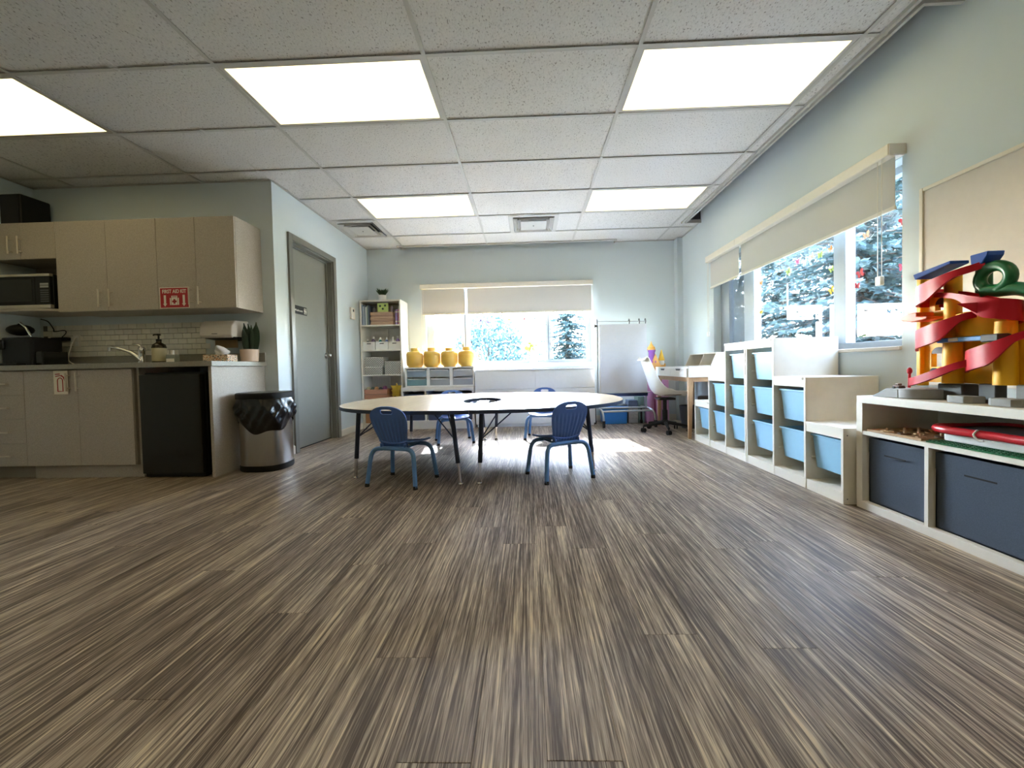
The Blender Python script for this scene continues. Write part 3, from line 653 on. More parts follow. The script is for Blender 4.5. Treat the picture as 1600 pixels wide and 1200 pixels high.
tag(obj('extension_cord', MB().tube(catmull([(-4.60, YK-.02, 1.365), (-4.53, YK-.02, 1.34), (-4.48, YK-.02, 1.27), (-4.475, YK-.018, 1.245), (-4.38, YK-.018, 1.255), (-4.36, YK-.02, 1.23), (-4.39, YK-.03, 1.188)]), .004, 6), M_BLACK), 'black power cord running down the wall to the adapter', 'cord')
tag(obj('cable', MB().tube(catmull([(-4.268, YK-.014, 1.18), (-4.255, YK-.05, 1.15), (-4.262, YK-.075, 1.07), (-4.255, YK-.10, .97), (-4.20, YK-.085, CT+.006)]), .005, 6), M_OFFW, smooth=60), 'white cable looping from the outlet down to the counter', 'cord')
# faucet
t = thing('faucet', 'chrome single-lever kitchen faucet with a long low spout', 'faucet', (-3.40, 3.45, CT))
obj('base', MB().lathe([(.034, 0), (.034, .01), (.026, .018), (.024, .10), (.028, .115), (.026, .14), (.012, .152), (0, .153)], (-3.405, 3.46, CT), 20), M_CHROME, t, smooth=50)
obj('spout', MB().tube(catmull([(-3.405, 3.45, CT+.035), (-3.47, 3.44, CT+.095), (-3.56, 3.42, CT+.135), (-3.625, 3.41, CT+.15), (-3.64, 3.408, CT+.14)]), [.017]*8+[.013]*17, 12), M_CHROME, t, smooth=60)
obj('aerator', MB().cyl((-3.638, 3.408, CT+.15), (-3.640, 3.407, CT+.118), .014), M_CHROME, t, smooth=50); obj('lever', MB().tube(catmull([(-3.405, 3.46, CT+.148), (-3.43, 3.455, CT+.168), (-3.475, 3.45, CT+.172)]), .008, 8), M_CHROME, t, smooth=60)
# soap bottle and sanitizer
t = thing('soap_bottle', 'brown pump soap bottle with a pale label beside the faucet', 'soap bottle', (-3.237, 3.45, CT))
obj('bottle', MB().lathe([(.046, 0), (.052, .006), (.052, .14), (.046, .165), (.02, .185), (.018, .195)], (-3.237, 3.45, CT), 20), mat('amber_bottle', '#2a2114', .2), t, smooth=40)
obj('label', MB().lathe([(.0526, .02), (.0526, .135)], (-3.237, 3.45, CT), 20), mat('soap_label', '#b6ab86', .6), t, smooth=40)
obj('pump', MB().lathe([(.02, .195), (.02, .212), (.007, .215), (.007, .245), (.016, .247), (.016, .258), (0, .26)], (-3.237, 3.45, CT), 12).tube([(-3.237, 3.45, CT+.253), (-3.27, 3.44, CT+.253), (-3.275, 3.44, CT+.246)], .006, 6), M_BLACK, t, smooth=40)
t = thing('sanitizer_bottle', 'small clear pump bottle with a white label next to the soap', 'bottle', (-3.10, 3.43, CT))
obj('bottle', MB().box(-3.145, -3.055, 3.405, 3.455, CT, CT+.075), mat('clear_plastic', '#aeb3a4', .1, trans=.5), t, bevel=.01, seg=3); obj('label', MB().box(-3.135, -3.065, 3.4035, 3.405, CT+.01, CT+.04), M_OFFW, t); obj('cap', MB().cyl((-3.10, 3.43, CT+.075), (-3.10, 3.43, CT+.112), .013), M_OFFW, t)
# paper towel dispenser
t = thing('towel_dispenser', 'white wall-mounted paper towel dispenser above the tissue box', 'dispenser', (-2.72, YK, 1.12))
pr = [(YK-.0005, 1.145), (YK-.205, 1.130), (YK-.225, 1.15), (YK-.215, 1.235), (YK-.17, 1.285), (YK-.0005, 1.295)]
obj('cover', MB().prism(pr, 'x', -2.905, -2.612), mat('dispenser_plastic', '#d3cbc4', .35), t, bevel=.012, seg=3, smooth=35)
obj('tray', MB().prism([(YK-.001, 1.115), (YK-.19, 1.128), (YK-.20, 1.137), (YK-.001, 1.146)], 'x', -2.88, -2.61), M_BLACK, t)
obj('badge', MB().box(-2.79, -2.74, YK-.2265, YK-.2225, 1.163, 1.168), M_DGREY, t)
obj('paper', MB().box(-2.855, -2.645, YK-.106, YK-.104, 1.045, 1.118), mat('kraft_paper', '#7a5f3c', .9), t)
# tissue box
t = thing('tissue_box', 'patterned tissue box with a tissue pulled up on the counter', 'tissue box', (-2.665, 3.42, CT))
tm = mat('tissue_print', '#d8c8b4', .7); n_ = tm.node_tree.nodes; v_ = n_.new('ShaderNodeTexVoronoi'); v_.inputs['Scale'].default_value = 5; rr = ramp_node(n_, [(.12, '#3c2b33'), (.3, '#e6ddca'), (.5, '#b9744a'), (.62, '#e4dccb'), (.8, '#4a3a40')]); rr.color_ramp.interpolation = 'CONSTANT'
tm.node_tree.links.new(v_.outputs['Distance'], rr.inputs[0]); tm.node_tree.links.new(rr.outputs[0], n_['Principled BSDF'].inputs['Base Color'])
obj('carton', MB().box(-2.775, -2.560, 3.36, 3.48, CT, CT+.062), tm, t, bevel=.002)
def tiss(u, v):
    a = (u-.5)*2; return (-2.665+a*(.055+.03*v-.09*max(0, v-.6))+.012*math.sin(5*v), 3.42+.022*math.sin(6*u+2*v), CT+.06+.085*v*(1-.35*abs(a)**1.5))
obj('tissue', MB().grid(tiss, 12, 8), M_PAPER, t, smooth=60)
# snake plant
def pot_plant_snake(x, y, z):
    t = thing('potted_plant', 'snake plant with stiff dark leaves in a pale pink pot', 'plant', (x, y, z))
    obj('pot', MB().lathe([(.058, 0), (.068, .006), (.075, .112), (.069, .112), (.066, .10), (0, .098)], (x, y, z), 28), mat('pink_pot', '#cfb6a4', .55), t, smooth=40)
    lm = leaf_mat('snake_leaf', '#16261c', '#27402c', .1); rr_ = random.Random(5)
    for k, (dx, dy, h, w, lean) in enumerate([(-.038, 0, .255, .03, -.008), (-.005, .01, .25, .024, -.01), (.02, -.01, .235, .022, .005), (.045, .0, .262, .034, .018), (.025, .03, .25, .026, .02), (-.02, -.03, .2, .024, -.01)]):
        def fn(u, v, dx=dx, dy=dy, h=h, w=w, lean=lean):
            a = (u-.5)*2; ww = w*(.45+1.1*math.sin(PI*min(1, v*.9+.12)))*(1 if v < .75 else max(0.02, (1-v)/.25)**.8)*.8
            return (x+dx+a*ww+lean*v*v*1.2, y+dy+.012*a*a, z+.098+h*v*(1))
        obj('leaf', MB().grid(fn, 4, 10), lm, t, smooth=60, solid=.002)
pot_plant_snake(-2.524, 3.585, CT)
# trash bin
t = thing('trash_bin', 'half-round steel trash bin with a black bag and open lid', 'trash bin', (-2.245, 3.37, 0))
bc = (-2.245, 3.365, 0)
obj('base', MB().lathe([(.175, 0), (.182, .01), (.182, .05)], bc, 36, 1.0, .95, 3), M_BLACK, t, smooth=40)
obj('shell', MB().lathe([(.178, .05), (.178, .56)], bc, 48, 1.0, .95, 3), M_STEEL, t, smooth=40)
def bag(u, v):
    a = 2*PI*u; ca, sa = math.cos(a), math.sin(a); q = (abs(ca)**3+abs(sa)**3)**(-1/3)
    low = .36+.045*math.sin(a*2+.6)+.02*math.sin(a*5)
    z = low+(.61-low)*v; bul = .02*math.sin(PI*v)+.007*math.sin(a*9+v*7)*math.sin(PI*v)+.006*math.sin(a*17-v*13)*math.sin(PI*min(1, v*1.2))
    r = (.184+bul)*q; return (bc[0]+r*ca, bc[1]+r*sa*.95, z)
obj('bag', MB().grid(bag, 96, 16), mat('black_bag_film', '#0b0b0d', .22, bump=.6, bscale=60), t, smooth=70, weld=True)
obj('rim', MB().lathe([(.178, .595), (.196, .60), (.198, .64), (.188, .648), (.172, .64), (.172, .60)], bc, 40, 1.0, .95, 3), M_BLACK, t, smooth=40)
obj('lid', MB().lathe([(.168, .628), (.168, .646), (.02, .655), (0, .655)], bc, 40, 1.0, .95, 3), mat('bin_lid', '#3b3833', .35), t, smooth=40)

# ------------------------------------------------------------------ table made of two halves
TZ, TCX, TCY, TA, TB, SEAM = .525, -.41, 3.655, 1.22, .945, -.41
def sup(a, n=2.35): 
    c, s_ = math.cos(a), math.sin(a); q = (abs(c)**n+abs(s_)**n)**(-1/n); return (TCX+TA*c*q, TCY+TB*s_*q)
HX, HY, HRX, HRY = SEAM, 3.55, .165, .30
M_EDGE = mat('table_edge_band', '#22304a', .4); M_LEGB = mat('table_leg_enamel', '#1c2a44', .35)
def half_table(side, label, legs):
    t = thing('activity_table', label, 'table', (TCX+side*.6, TCY, 0), group=None)
    def outline(grow=0, hgrow=0):
        pts = []
        N_ = 40
        for k in range(N_+1):
            a = -PI/2+PI*k/N_ if side > 0 else PI/2+PI*k/N_
            x, y = sup(a); d = Vector((x-TCX, y-TCY)).normalized()*grow; x += d.x; y += d.y
            if side > 0: x = max(x, SEAM+.0015)
            else: x = min(x, SEAM-.0015)
            pts.append((x, y))
        hole = []
        for k in range(13):
            a = PI/2-PI*k/12 if side > 0 else -PI/2-PI*k/12
            hole.append((HX+math.cos(a)*(HRX+hgrow)+side*.0015, HY+math.sin(a)*(HRY+hgrow)))
        return pts, hole
    o, h = outline()
    obj('table_top', MB().prism(o+h, 'z', TZ-.004, TZ), M_MAPLE, t)
    obj('core', MB().prism(o+h, 'z', TZ-.024, TZ-.0045), M_EDGE, t)
    o2, h2 = outline(.003)
    m = MB(); n = len(o2)
    for k in range(n-1): m.add([(*o2[k], TZ-.026), (*o2[k+1], TZ-.026), (*o2[k+1], TZ-.001), (*o2[k], TZ-.001)], [(0, 1, 2, 3)])
    obj('edge_band', m, M_EDGE, t, smooth=50, weld=True)
    m = MB(); n = len(h)
    for k in range(n-1): m.add([(*h[k], TZ-.026), (*h[k+1], TZ-.026), (*h[k+1], TZ-.0005), (*h[k], TZ-.0005)], [(0, 1, 2, 3)])
    obj('hole_edge', m, M_EDGE, t, smooth=50, weld=True)
    obj('frame_rail', MB().tube([(SEAM+side*.12, TCY-.70, TZ-.035), (SEAM+side*.12, TCY+.70, TZ-.035)], .011, 6), M_LEGB, t)
    for (fx, fy, tx, ty) in legs:
        b, tp = Vector((fx, fy, 0)), Vector((tx, ty, TZ-.026)); k1 = b.lerp(tp, .30); k0 = b.lerp(tp, .02)
        lg = obj('leg', MB().tube([k1, tp], .0165, 12), M_LEGB, t, smooth=50)
        obj('leg_extension', MB().tube([k0, k1+Vector((0, 0, .02))], .0125, 12), M_CHROME, lg, smooth=50)
        obj('glide', MB().lathe([(.017, 0), (.019, .006), (.014, .014), (.006, .018)], b, 12), M_CHROME, lg, smooth=50)
        for sg in (-1, 1):
            inn = Vector((tx*.55+(TCX+side*.45)*.45+sg*.06, ty*.72+TCY*.28, TZ-.03))
            obj('leg_brace', MB().tube([b.lerp(tp, .62), inn], .005, 6), M_LEGB, lg)
    return t
half_table(-1, 'half-oval maple activity table standing by the door side, joined at the centre hole', [(-1.322, 2.985, -1.285, 2.99), (-.490, 2.778, -.545, 2.80), (-.508, 4.50, -.53, 4.45), (-1.28, 4.27, -1.25, 4.25)])
half_table(1, 'half-oval maple activity table nearer the flip chart, joined at the centre hole', [(.484, 3.087, .44, 3.09), (-.361, 2.788, -.335, 2.80), (-.384, 4.53, -.36, 4.46), (.46, 4.25, .43, 4.23)])
t = thing('cable_tray', 'grey metal tray hung in the hole at the middle of the table', 'tray', (HX, HY, TZ-.09))
obj('pan', MB().lathe([(.12, 0), (.15, .02), (.158, .055), (.154, .055), (.146, .024), (.0, .006)], (HX, HY, TZ-.085), 24, 1, 1.8), mat('tray_grey', '#566471', .8, spec=.1), t, smooth=40)
for k, yy in enumerate((HY-.08, HY+.02, HY+.12)): obj('clamp', MB().box(HX-.05, HX+.05, yy-.014, yy+.014, TZ-.03, TZ-.012), M_ALU, t, bevel=.003)

# ------------------------------------------------------------------ children's chairs (built once, facing +y)
def make_chair():
    t = thing('school_chair', 'x', 'chair', (0, 0, 0), local=True)
    def wback(v):
        q = min(1, max(0, (v+.02)/.72)); return .103+.037*q*q*(3-2*q)
    def back(u, v):
        a = (u-.5)*2
        w = wback(v)
        if v > .66: w *= math.sqrt(max(0.0, 1-((v-.66)/.345)**3.0))
        x = a*w; z = .268+.295*v
        y = -.125-.075*v**1.2+.03*(1-v)**3+.28*x*x*(1-.3*v)*-1*-1
        if v < .75 and v > .02: y += .0022*math.cos(u*PI*2*9)*min(1, (.75-v)/.15)*min(1, v*8)
        return (x, y, z)
    def keep(u, v):
        x = (u-.5)*2*wback(v)*(math.sqrt(max(0, 1-((v-.66)/.345)**3.0)) if v > .66 else 1); z = v*.295
        dx = max(0, abs(x)-.030); return math.hypot(dx, z-.258) > .0155
    obj('backrest', MB().grid(back, 72, 60, keep), M_BLUE, t, smooth=50, solid=.008)
    def seat(u, v):
        a = (u-.5)*2; w = .105+.045*min(1, v*1.6)-.02*max(0, v-.85)/.15*abs(a)
        y = -.118+.30*v; z = .285+.012*math.sin(PI*v)*-1+.018*a*a+.012*(1-v)**2-.020*max(0, v-.8)/.2
        return (a*w, y, z+.01)
    obj('seat', MB().grid(seat, 20, 20), M_BLUE, t, smooth=60, solid=.009)
    obj('seat_lug', MB().box(-.10, -.085, -.125, -.10, .255, .30).box(.085, .10, -.125, -.10, .255, .30), M_BLUE, t, bevel=.003)
    for sy_ in (-1, 1):
        for sx in (-1, 1):
            pts = catmull([(sx*.188, sy_*.158, .012), (sx*.180, sy_*.148, .09), (sx*.170, sy_*.137, .185), (sx*.158, sy_*.128, .232), (sx*.130, sy_*.12, .258), (sx*.07, sy_*.115, .264), (0, sy_*.115, .264)], 5)
            lg = obj('leg', MB().tube(pts, .0155, 10), M_BLUEM, t, smooth=60)
            obj('foot', MB().cyl((sx*.1886, sy_*.1586, 0), (sx*.1868, sy_*.1566, .024), .0165, .0155, 12), M_BLKRUB, lg, smooth=50)
    for sx in (-1, 1): obj('seat_rail', MB().tube([(sx*.07, -.115, .264), (sx*.07, .115, .264)], .010, 8), M_BLUEM, t, smooth=60)
    return t
R = math.radians
ch = make_chair(); ch.location = (-.9225, 2.867, 0); ch.rotation_euler = (0, 0, R(-13.9)); tag(ch, 'small deep blue plastic chair with its back towards the kitchen side', 'chair', "children's chairs at the oval table")
ch['label'] = 'small blue plastic chair pushed to the table on the side nearest the trash bin'
dup(ch, (.212, 2.963, 0), R(24.8), 'small blue plastic chair turned aslant at the table, facing the yellow canisters')
dup(ch, (-.835, 4.42, 0), R(180+17), 'small blue plastic chair across the table in front of the navy bins')
dup(ch, (.155, 4.58, 0), R(180-9), 'small blue plastic chair across the table in front of the white drawer credenza')

# ------------------------------------------------------------------ stepped tray units along the window wall
FX, BXX = 1.741, XR-.0145
M_RUN = mat('tray_runner', '#e9e4d6', .4)
def tray_proto():
    t = thing('storage_tray', 'x', 'tray', (0, 0, 0), local=True)
    w0, w1, d0, d1, h = .112, .128, .185, .20, .205          # half sizes bottom / top
    m = MB(); B = [(-d0, -w0, 0), (d0, -w0, 0), (d0, w0, 0), (-d0, w0, 0)]; T = [(-d1, -w1, h), (d1, -w1, h), (d1, w1, h), (-d1, w1, h)]
    m.add(B+T, [(3, 2, 1, 0)]+[(k, (k+1) % 4, 4+(k+1) % 4, 4+k) for k in range(4)])
    obj('tub', m, M_TRAY, t, solid=-.003, bevel=.004, seg=2)
    r = MB()
    for b in ((-d1-.012, d1+.012, -w1-.012, -w1), (-d1-.012, d1+.012, w1, w1+.012), (-d1-.014, -d1, -w1, w1), (d1, d1+.012, -w1, w1)): r.box(*b, h-.012, h)
    obj('rim', r, M_TRAY, t, bevel=.003)
    return t
trp = tray_proto(); tray_used = [False]
def put_tray(x, y, zr, label):
    loc = (x, y, zr-.205)
    if not tray_used[0]: trp.location = loc; trp['label'] = label; trp['group'] = 'light blue storage trays'; tray_used[0] = True; return trp
    return dup(trp, loc, 0, label, 'light blue storage trays')
def step_unit(ys, hs, label, words, extra):
    """ys: 4 y limits (descending), hs: 3 column heights"""
    t = thing('tray_unit', label, 'storage unit', ((FX+BXX)/2, (ys[0]+ys[3])/2, 0)); P = .018
    for k in range(3):
        ya, yb, h = ys[k], ys[k+1], hs[k]
        h_l = max(h, hs[k-1]) if k else h
        obj('side_panel', MB().box(FX, BXX, ya-P, ya, 0, h_l), M_TROF, t, bevel=.0015)
        if k == 2: obj('side_panel', MB().box(FX, BXX, yb, yb+P, 0, h), M_TROF, t, bevel=.0015)
        y0, y1 = (yb+(P if k == 2 else 0)), ya-P
        if k < 2 and hs[k+1] < h: pass
        obj('top_board', MB().box(FX, BXX, yb+(P if k == 2 or hs[min(k+1, 2)] >= h and k < 2 else P)*1.0, ya-P, h-.018, h), M_TROF, t)
        obj('top_rail', MB().box(FX+.003, FX+.021, yb+.001, ya-P, h-.062, h-.018), M_TROF, t)
        obj('bottom_board', MB().box(FX+.003, BXX, yb+.001, ya-P, .052, .064), M_TROF, t)
        obj('plinth', MB().box(FX+.003, FX+.02, yb+.001, ya-P, 0, .052), M_TROF, t)
        nr = {0: 1, 1: 2, 2: 3}[sorted(set(hs)).index(h)]
        zs = [.352, .617, .882][:nr]
        yi0, yi1 = yb+(P if k == 2 else 0.0), ya-P
        for zr in [z for z in (.20, .325, .47, .59, .735, .855) if z < h-.08]:
            obj('runner', MB().prism([(yi1, zr-.008), (yi1-.008, zr-.003), (yi1-.008, zr+.003), (yi1, zr+.008)], 'x', FX+.035, BXX-.03), M_RUN, t)
            obj('runner', MB().prism([(yi0, zr-.008), (yi0+.008, zr-.003), (yi0+.008, zr+.003), (yi0, zr+.008)], 'x', FX+.035, BXX-.03), M_RUN, t)
        for q, zr in enumerate(zs):
            put_tray((FX+BXX)/2+.012, (yi0+yi1)/2, zr, '%s tray of %s' % (['lowest', 'second lowest', 'highest'][q] if nr > 1 else 'only', words[k])+extra)
        for zz in (.03, h-.04):
            if k == 2: obj('screw', MB().cyl((FX+.022, yb-.0008, zz), (FX+.022, yb+.001, zz), .0035, n=8), M_DGREY, t)
        if k < 2 and hs[k+1] < h:
            for xx, zz in ((FX+.022, h-.05), (BXX-.02, h-.05)): obj('screw', MB().cyl((xx, yb-P*0-.0188+.018, zz), (xx, yb+.001, zz), .0035, n=8), M_DGREY, t)
    return t
LO, MI, HI = .427, .704, .975
# far unit steps up away from the desk, near unit steps down towards the cube shelf
step_unit([4.291, 3.964, 3.633, 3.291], [LO, MI, HI], 'white stepped wooden tray unit beside the desk, rising away from it', ['the low column beside the desk', 'the middle column next to the desk', 'the tall column backing the other unit'], ', light blue plastic')
step_unit([3.283, 2.934, 2.604, 2.282], [HI, MI, LO], 'white stepped wooden tray unit beside the cube shelf, stepping down to it', ['the tall column with a bare side panel', 'the middle column near the cube shelf', 'the low column touching the cube shelf'], ', light blue plastic')

# ------------------------------------------------------------------ cube shelf with navy bins
CXF, CXB, CY1, CY0, CH = 1.795, XR-.0145, 2.259, 1.06, .6115
t = thing('cube_shelf', 'low white cube shelf with navy fabric bins along the whiteboard wall', 'shelf', ((CXF+CXB)/2, (CY0+CY1)/2, 0))
obj('top_board', MB().box(CXF, CXB, CY0, CY1, CH-.038, CH), M_OFFW, t, bevel=.0015); obj('bottom_board', MB().box(CXF, CXB, CY0, CY1, 0, .042), M_OFFW, t, bevel=.0015)
obj('side_panel', MB().box(CXF, CXB, CY1-.038, CY1, .042, CH-.038), M_OFFW, t); obj('side_panel', MB().box(CXF, CXB, CY0, CY0+.038, .042, CH-.038), M_OFFW, t)
obj('middle_shelf', MB().box(CXF+.002, CXB, CY0+.038, CY1-.038, .404, .424), M_OFFW, t)
div = [1.872, 1.467]
for y in div: obj('divider', MB().box(CXF+.002, CXB, y-.009, y+.009, .042, .404), M_OFFW, t)
def fabric_bin(y0, y1, label):
    t = thing('fabric_bin', label, 'storage bin', ((CXF+CXB)/2, (y0+y1)/2, .0425), group='navy bins in the cube shelf')
    x0, x1, z0, z1 = CXF+.03, CXB-.02, .0425, .385
    m = MB().box(x0, x0+.006, y0, y1, z0, z1).box(x1-.006, x1, y0, y1, z0, z1).box(x0, x1, y0, y0+.006, z0, z1).box(x0, x1, y1-.006, y1, z0, z1).box(x0, x1, y0, y1, z0, z0+.006)
    obj('body', m, M_NAVY, t)
    obj('band', MB().grid(lambda u, v: (x0-.002-.006*math.sin(PI*u)*(.5+.5*math.sin(9*u))*.6, y0+(y1-y0)*u, z1-.075+.075*v), 16, 4), M_NAVY, t, smooth=60)
    yc = (y0+y1)/2; obj('handle_slot', MB().grid(lambda u, v: (x0-.010, yc-.06+.12*u, z1-.076+.007*v), 6, 1), M_BLACK, t)
fabric_bin(1.888, 2.212, 'navy fabric bin in the cube compartment touching the tray unit')
fabric_bin(1.483, 1.857, 'navy fabric bin below the red drawing board')
fabric_bin(1.103, 1.452, 'navy fabric bin in the cube compartment away from the window')
# on the middle shelf
SZ = .4245
t = thing('wooden_puzzle', 'wooden puzzle board with pegs lying at the end of the shelf', 'puzzle', (1.93, 2.05, SZ))
obj('board', MB().box(1.805, 2.08, 1.905, 2.205, SZ, SZ+.012), M_WOOD, t, bevel=.002)
rr_ = random.Random(9)
for k in range(12):
    px, py = 1.83+.075*(k % 4)+rr_.uniform(-.012, .012), 1.935+.085*(k//4)+rr_.uniform(-.015, .015)
    pc = obj('puzzle_piece', MB().cyl((px, py, SZ+.012), (px, py, SZ+.018), .024+rr_.uniform(-.006, .006), n=7), [M_WOOD, mat('dark_wood', '#5a3d26', .6), mat('pale_wood', '#cdb489', .6)][k % 3], t)
    obj('peg', MB().cyl((px, py, SZ+.018), (px, py, SZ+.032), .006, n=8), M_WOOD, pc)
t = thing('stud_baseplate', 'green studded building baseplate under the drawing board', 'building plate', (1.99, 1.63, SZ))
obj('plate', MB().box(1.81, 2.17, 1.35, 1.888, SZ, SZ+.006), M_GRN, t)
m = MB()
for a in range(14):
    for b in range(34): m.cyl((1.818+a*.0255, 1.358+b*.0157, SZ+.006), (1.818+a*.0255, 1.358+b*.0157, SZ+.0115), .0055, n=6)
st = obj('studs', m, M_GRN, t); st['kind'] = 'stuff'
t = thing('drawing_board', 'red framed white magnetic drawing board with a cord', 'drawing board', (2.0, 1.64, SZ+.012))
z = SZ+.0125
obj('base', MB().box(1.86, 2.18, 1.37, 1.86, z, z+.035), M_WHITE, t, bevel=.008, seg=2)
rim = [(1.835, 1.335), (2.188, 1.335), (2.188, 1.905), (1.835, 1.905)]
m = MB().tube(catmull([(1.85, 1.36, z+.052), (1.85, 1.62, z+.052), (1.85, 1.88, z+.052), (2.0, 1.90, z+.052), (2.165, 1.88, z+.052), (2.165, 1.62, z+.052), (2.165, 1.36, z+.052), (2.0, 1.345, z+.052)], 6, True), .0175, 10, True)
obj('frame', m, mat('red_frame', '#c3202b', .25), t, smooth=60); obj('screen', MB().box(1.862, 2.155, 1.365, 1.88, z+.0355, z+.056), M_DGREY, t)
obj('cord', MB().tube(catmull([(1.838, 1.70, z+.07), (1.826, 1.705, z+.05), (1.83, 1.69, z+.028), (1.828, 1.67, z+.03)]), .004, 6), M_WHITE, t, smooth=60)

# ------------------------------------------------------------------ ramp tower toy on the cube shelf
t = thing('ramp_toy', 'yellow toy tower with red spiral car ramps and a green loop', 'toy', (1.98, 1.85, CH))
z0 = CH+.0005
def plate(m, y0, y1, za, zb, x0=1.975, x1=1.997): return m.box(x0, x1, y0, y1, za, zb)
m = MB(); Y0 = 1.575
for b in ((Y0, 2.085, .690, .765), (2.03, 2.085, .765, .84), (Y0, 1.961, .765, .84), (Y0, 2.085, .84, .93), (Y0, 1.95, .93, 1.012), (1.95, 2.085, .93, 1.035), (2.012, 2.085, 1.035, 1.075), (1.93, 1.95, 1.012, 1.12), (1.95, 2.085, 1.075, 1.12), (2.058, 2.085, 1.12, 1.215), (1.93, 1.96, 1.12, 1.2)): plate(m, *b)
obj('tower_wall', m, M_YEL, t)
obj('side_post', MB().box(1.955, 1.999, 2.068, 2.09, z0+.06, 1.215), M_YEL, t, bevel=.004, seg=2)
obj('column', MB().lathe([(.036, 0), (.034, .15), (.030, .33), (.030, .50)], (1.945, 1.905, .69), 20), M_YEL, t, smooth=50)
obj('column', MB().lathe([(.036, 0), (.034, .15), (.032, .26)], (1.945, 1.70, .69), 20), M_YEL, t, smooth=50)
obj('curved_wall', MB().grid(lambda u, v: (1.965-.055*math.sin(PI*u), 1.70+.22*u, .90+.10*v), 14, 4), M_YEL, t, smooth=60, solid=.004)
for (ya, yb, za, zb) in ((1.95, 2.012, 1.035, 1.075), (1.961, 2.03, .765, .84)):
    w_ = obj('toy_window_frame', MB().box(1.97, 1.975, ya-.006, ya, za, zb).box(1.97, 1.975, yb, yb+.006, za, zb).box(1.97, 1.975, ya-.006, yb+.006, za-.006, za), M_YEL, t)
    yc = (ya+yb)/2; hw = (yb-ya)/2
    obj('arch_sticker', MB().prism([(yc+hw*math.cos(k*PI/10), zb-.012+.032*math.sin(k*PI/10)) for k in range(11)], 'x', 1.972, 1.9745), mat('dark_sticker', '#4a3c34', .5), w_)
def trough(pts, wid=.056, wall=.014, skirt=.055, flip=1):
    P = catmull(pts, 8); m = MB(); n = len(P); vs = []; k = 8
    for i, p in enumerate(P):
        tg = (P[min(i+1, n-1)]-P[max(i-1, 0)]); tg.z = 0; tg.normalize(); nrm = Vector((tg.y, -tg.x, 0))*flip
        q_ = min(1, max(0, (i/(n-1)-.22)/.3)); e = .010+skirt*q_*q_*(3-2*q_)
        for (a, zz) in ((-wid/2, wall), (-wid/2, 0), (wid/2, 0), (wid/2, wall), (wid/2+.006, wall), (wid/2+.006, -e), (wid/2, -e), (wid/2-.002, -.006)): vs.append(p+nrm*a+Vector((0, 0, zz)))
    fs = []
    for i in range(n-1):
        for j in range(k-1): fs.append((i*k+j, i*k+j+1, (i+1)*k+j+1, (i+1)*k+j))
    return m.add(vs, fs)
RAMPS = [[(1.936, 1.775, 1.194), (1.892, 1.816, 1.173), (1.878, 1.887, 1.151), (1.904, 1.976, 1.137), (1.952, 2.031, 1.13), (1.968, 1.988, 1.118)],
         [(1.928, 1.933, 1.1), (1.894, 1.827, 1.078), (1.882, 1.74, 1.049), (1.89, 1.676, 1.025), (1.928, 1.67, 1.01), (1.964, 1.731, 0.998)],
         [(1.944, 1.802, 0.996), (1.904, 1.827, 0.978), (1.88, 1.889, 0.949), (1.904, 1.981, 0.927), (1.952, 2.036, 0.913)],
         [(1.944, 1.571, 0.913), (1.904, 1.625, 0.877), (1.886, 1.686, 0.843), (1.908, 1.759, 0.821), (1.956, 1.813, 0.81)],
         [(1.936, 1.784, 0.795), (1.904, 1.827, 0.771), (1.888, 1.898, 0.736), (1.896, 1.982, 0.705), (1.92, 2.041, 0.692)]]
for k, rp_ in enumerate(RAMPS):
    obj('ramp', trough(rp_, flip=1 if k == 1 else -1, skirt=.008 if k == 4 else .058), M_RED, t, smooth=45, solid=.003)
obj('loop_tube', MB().tube([(1.925, 1.722+.055*math.cos(a), 1.130+.05*math.sin(a)) for a in [2*PI*k/24 for k in range(24)]], .022, 12, True), M_GRN, t, smooth=70)
obj('exit_tube', MB().tube(catmull([(1.925, 1.76, 1.083), (1.93, 1.71, 1.078), (1.935, 1.65, 1.073), (1.94, 1.60, 1.048), (1.945, 1.57, 1.02)]), .027, 12), M_GRN, t, smooth=70)
obj('loop_base', MB().box(1.92, 1.97, 1.765, 1.795, 1.05, 1.185), M_GRN, t, bevel=.008, seg=2)
obj('roof_ledge', MB().prism([(2.05, 1.218), (1.875, 1.243), (1.875, 1.229), (2.04, 1.192)], 'x', 1.90, 1.985), M_BLUEP, t, bevel=.004, seg=2)
obj('launch_box', MB().prism([(1.79, 1.192), (1.795, 1.242), (1.725, 1.244), (1.728, 1.227), (1.75, 1.197)], 'x', 1.90, 1.97), M_BLUEP, t, bevel=.003)
obj('balcony', MB().prism([(2.10, 1.0), (2.10, 1.01), (2.055, 1.03), (2.01, 1.03), (2.01, 1.01), (1.96, 1.005), (1.96, .993), (2.035, .985)], 'x', 1.88, 1.965), M_ORG, t, bevel=.003)
obj('track_bridge', MB().box(1.885, 1.925, 1.735, 1.92, .876, .896), M_TIREBLUE, t, bevel=.003); obj('bridge_end', MB().box(1.88, 1.94, 1.67, 1.735, .868, .900), M_DGREY, t, bevel=.004)
obj('bridge_sticker', MB().box(1.8835, 1.885, 1.825, 1.865, .879, .893), M_OFFW, t)
obj('lever', MB().tube([(1.93, 2.10, .66), (1.93, 2.098, .73)], .006, 8).sph((1.93, 2.098, .745), .014, 10, 6, (.7, 1, 1.3)), M_RED, t, smooth=60)
obj('figure_sticker', MB().cyl((1.972, 2.015, .735), (1.9735, 2.015, .735), .02, n=14), mat('sticker_skin', '#d8a27a', .6), t); obj('figure_hair', MB().prism([(2.015+.022*math.cos(k*PI/8), .742+.018*math.sin(k*PI/8)) for k in range(9)], 'x', 1.970, 1.9718), M_BLACK, t)
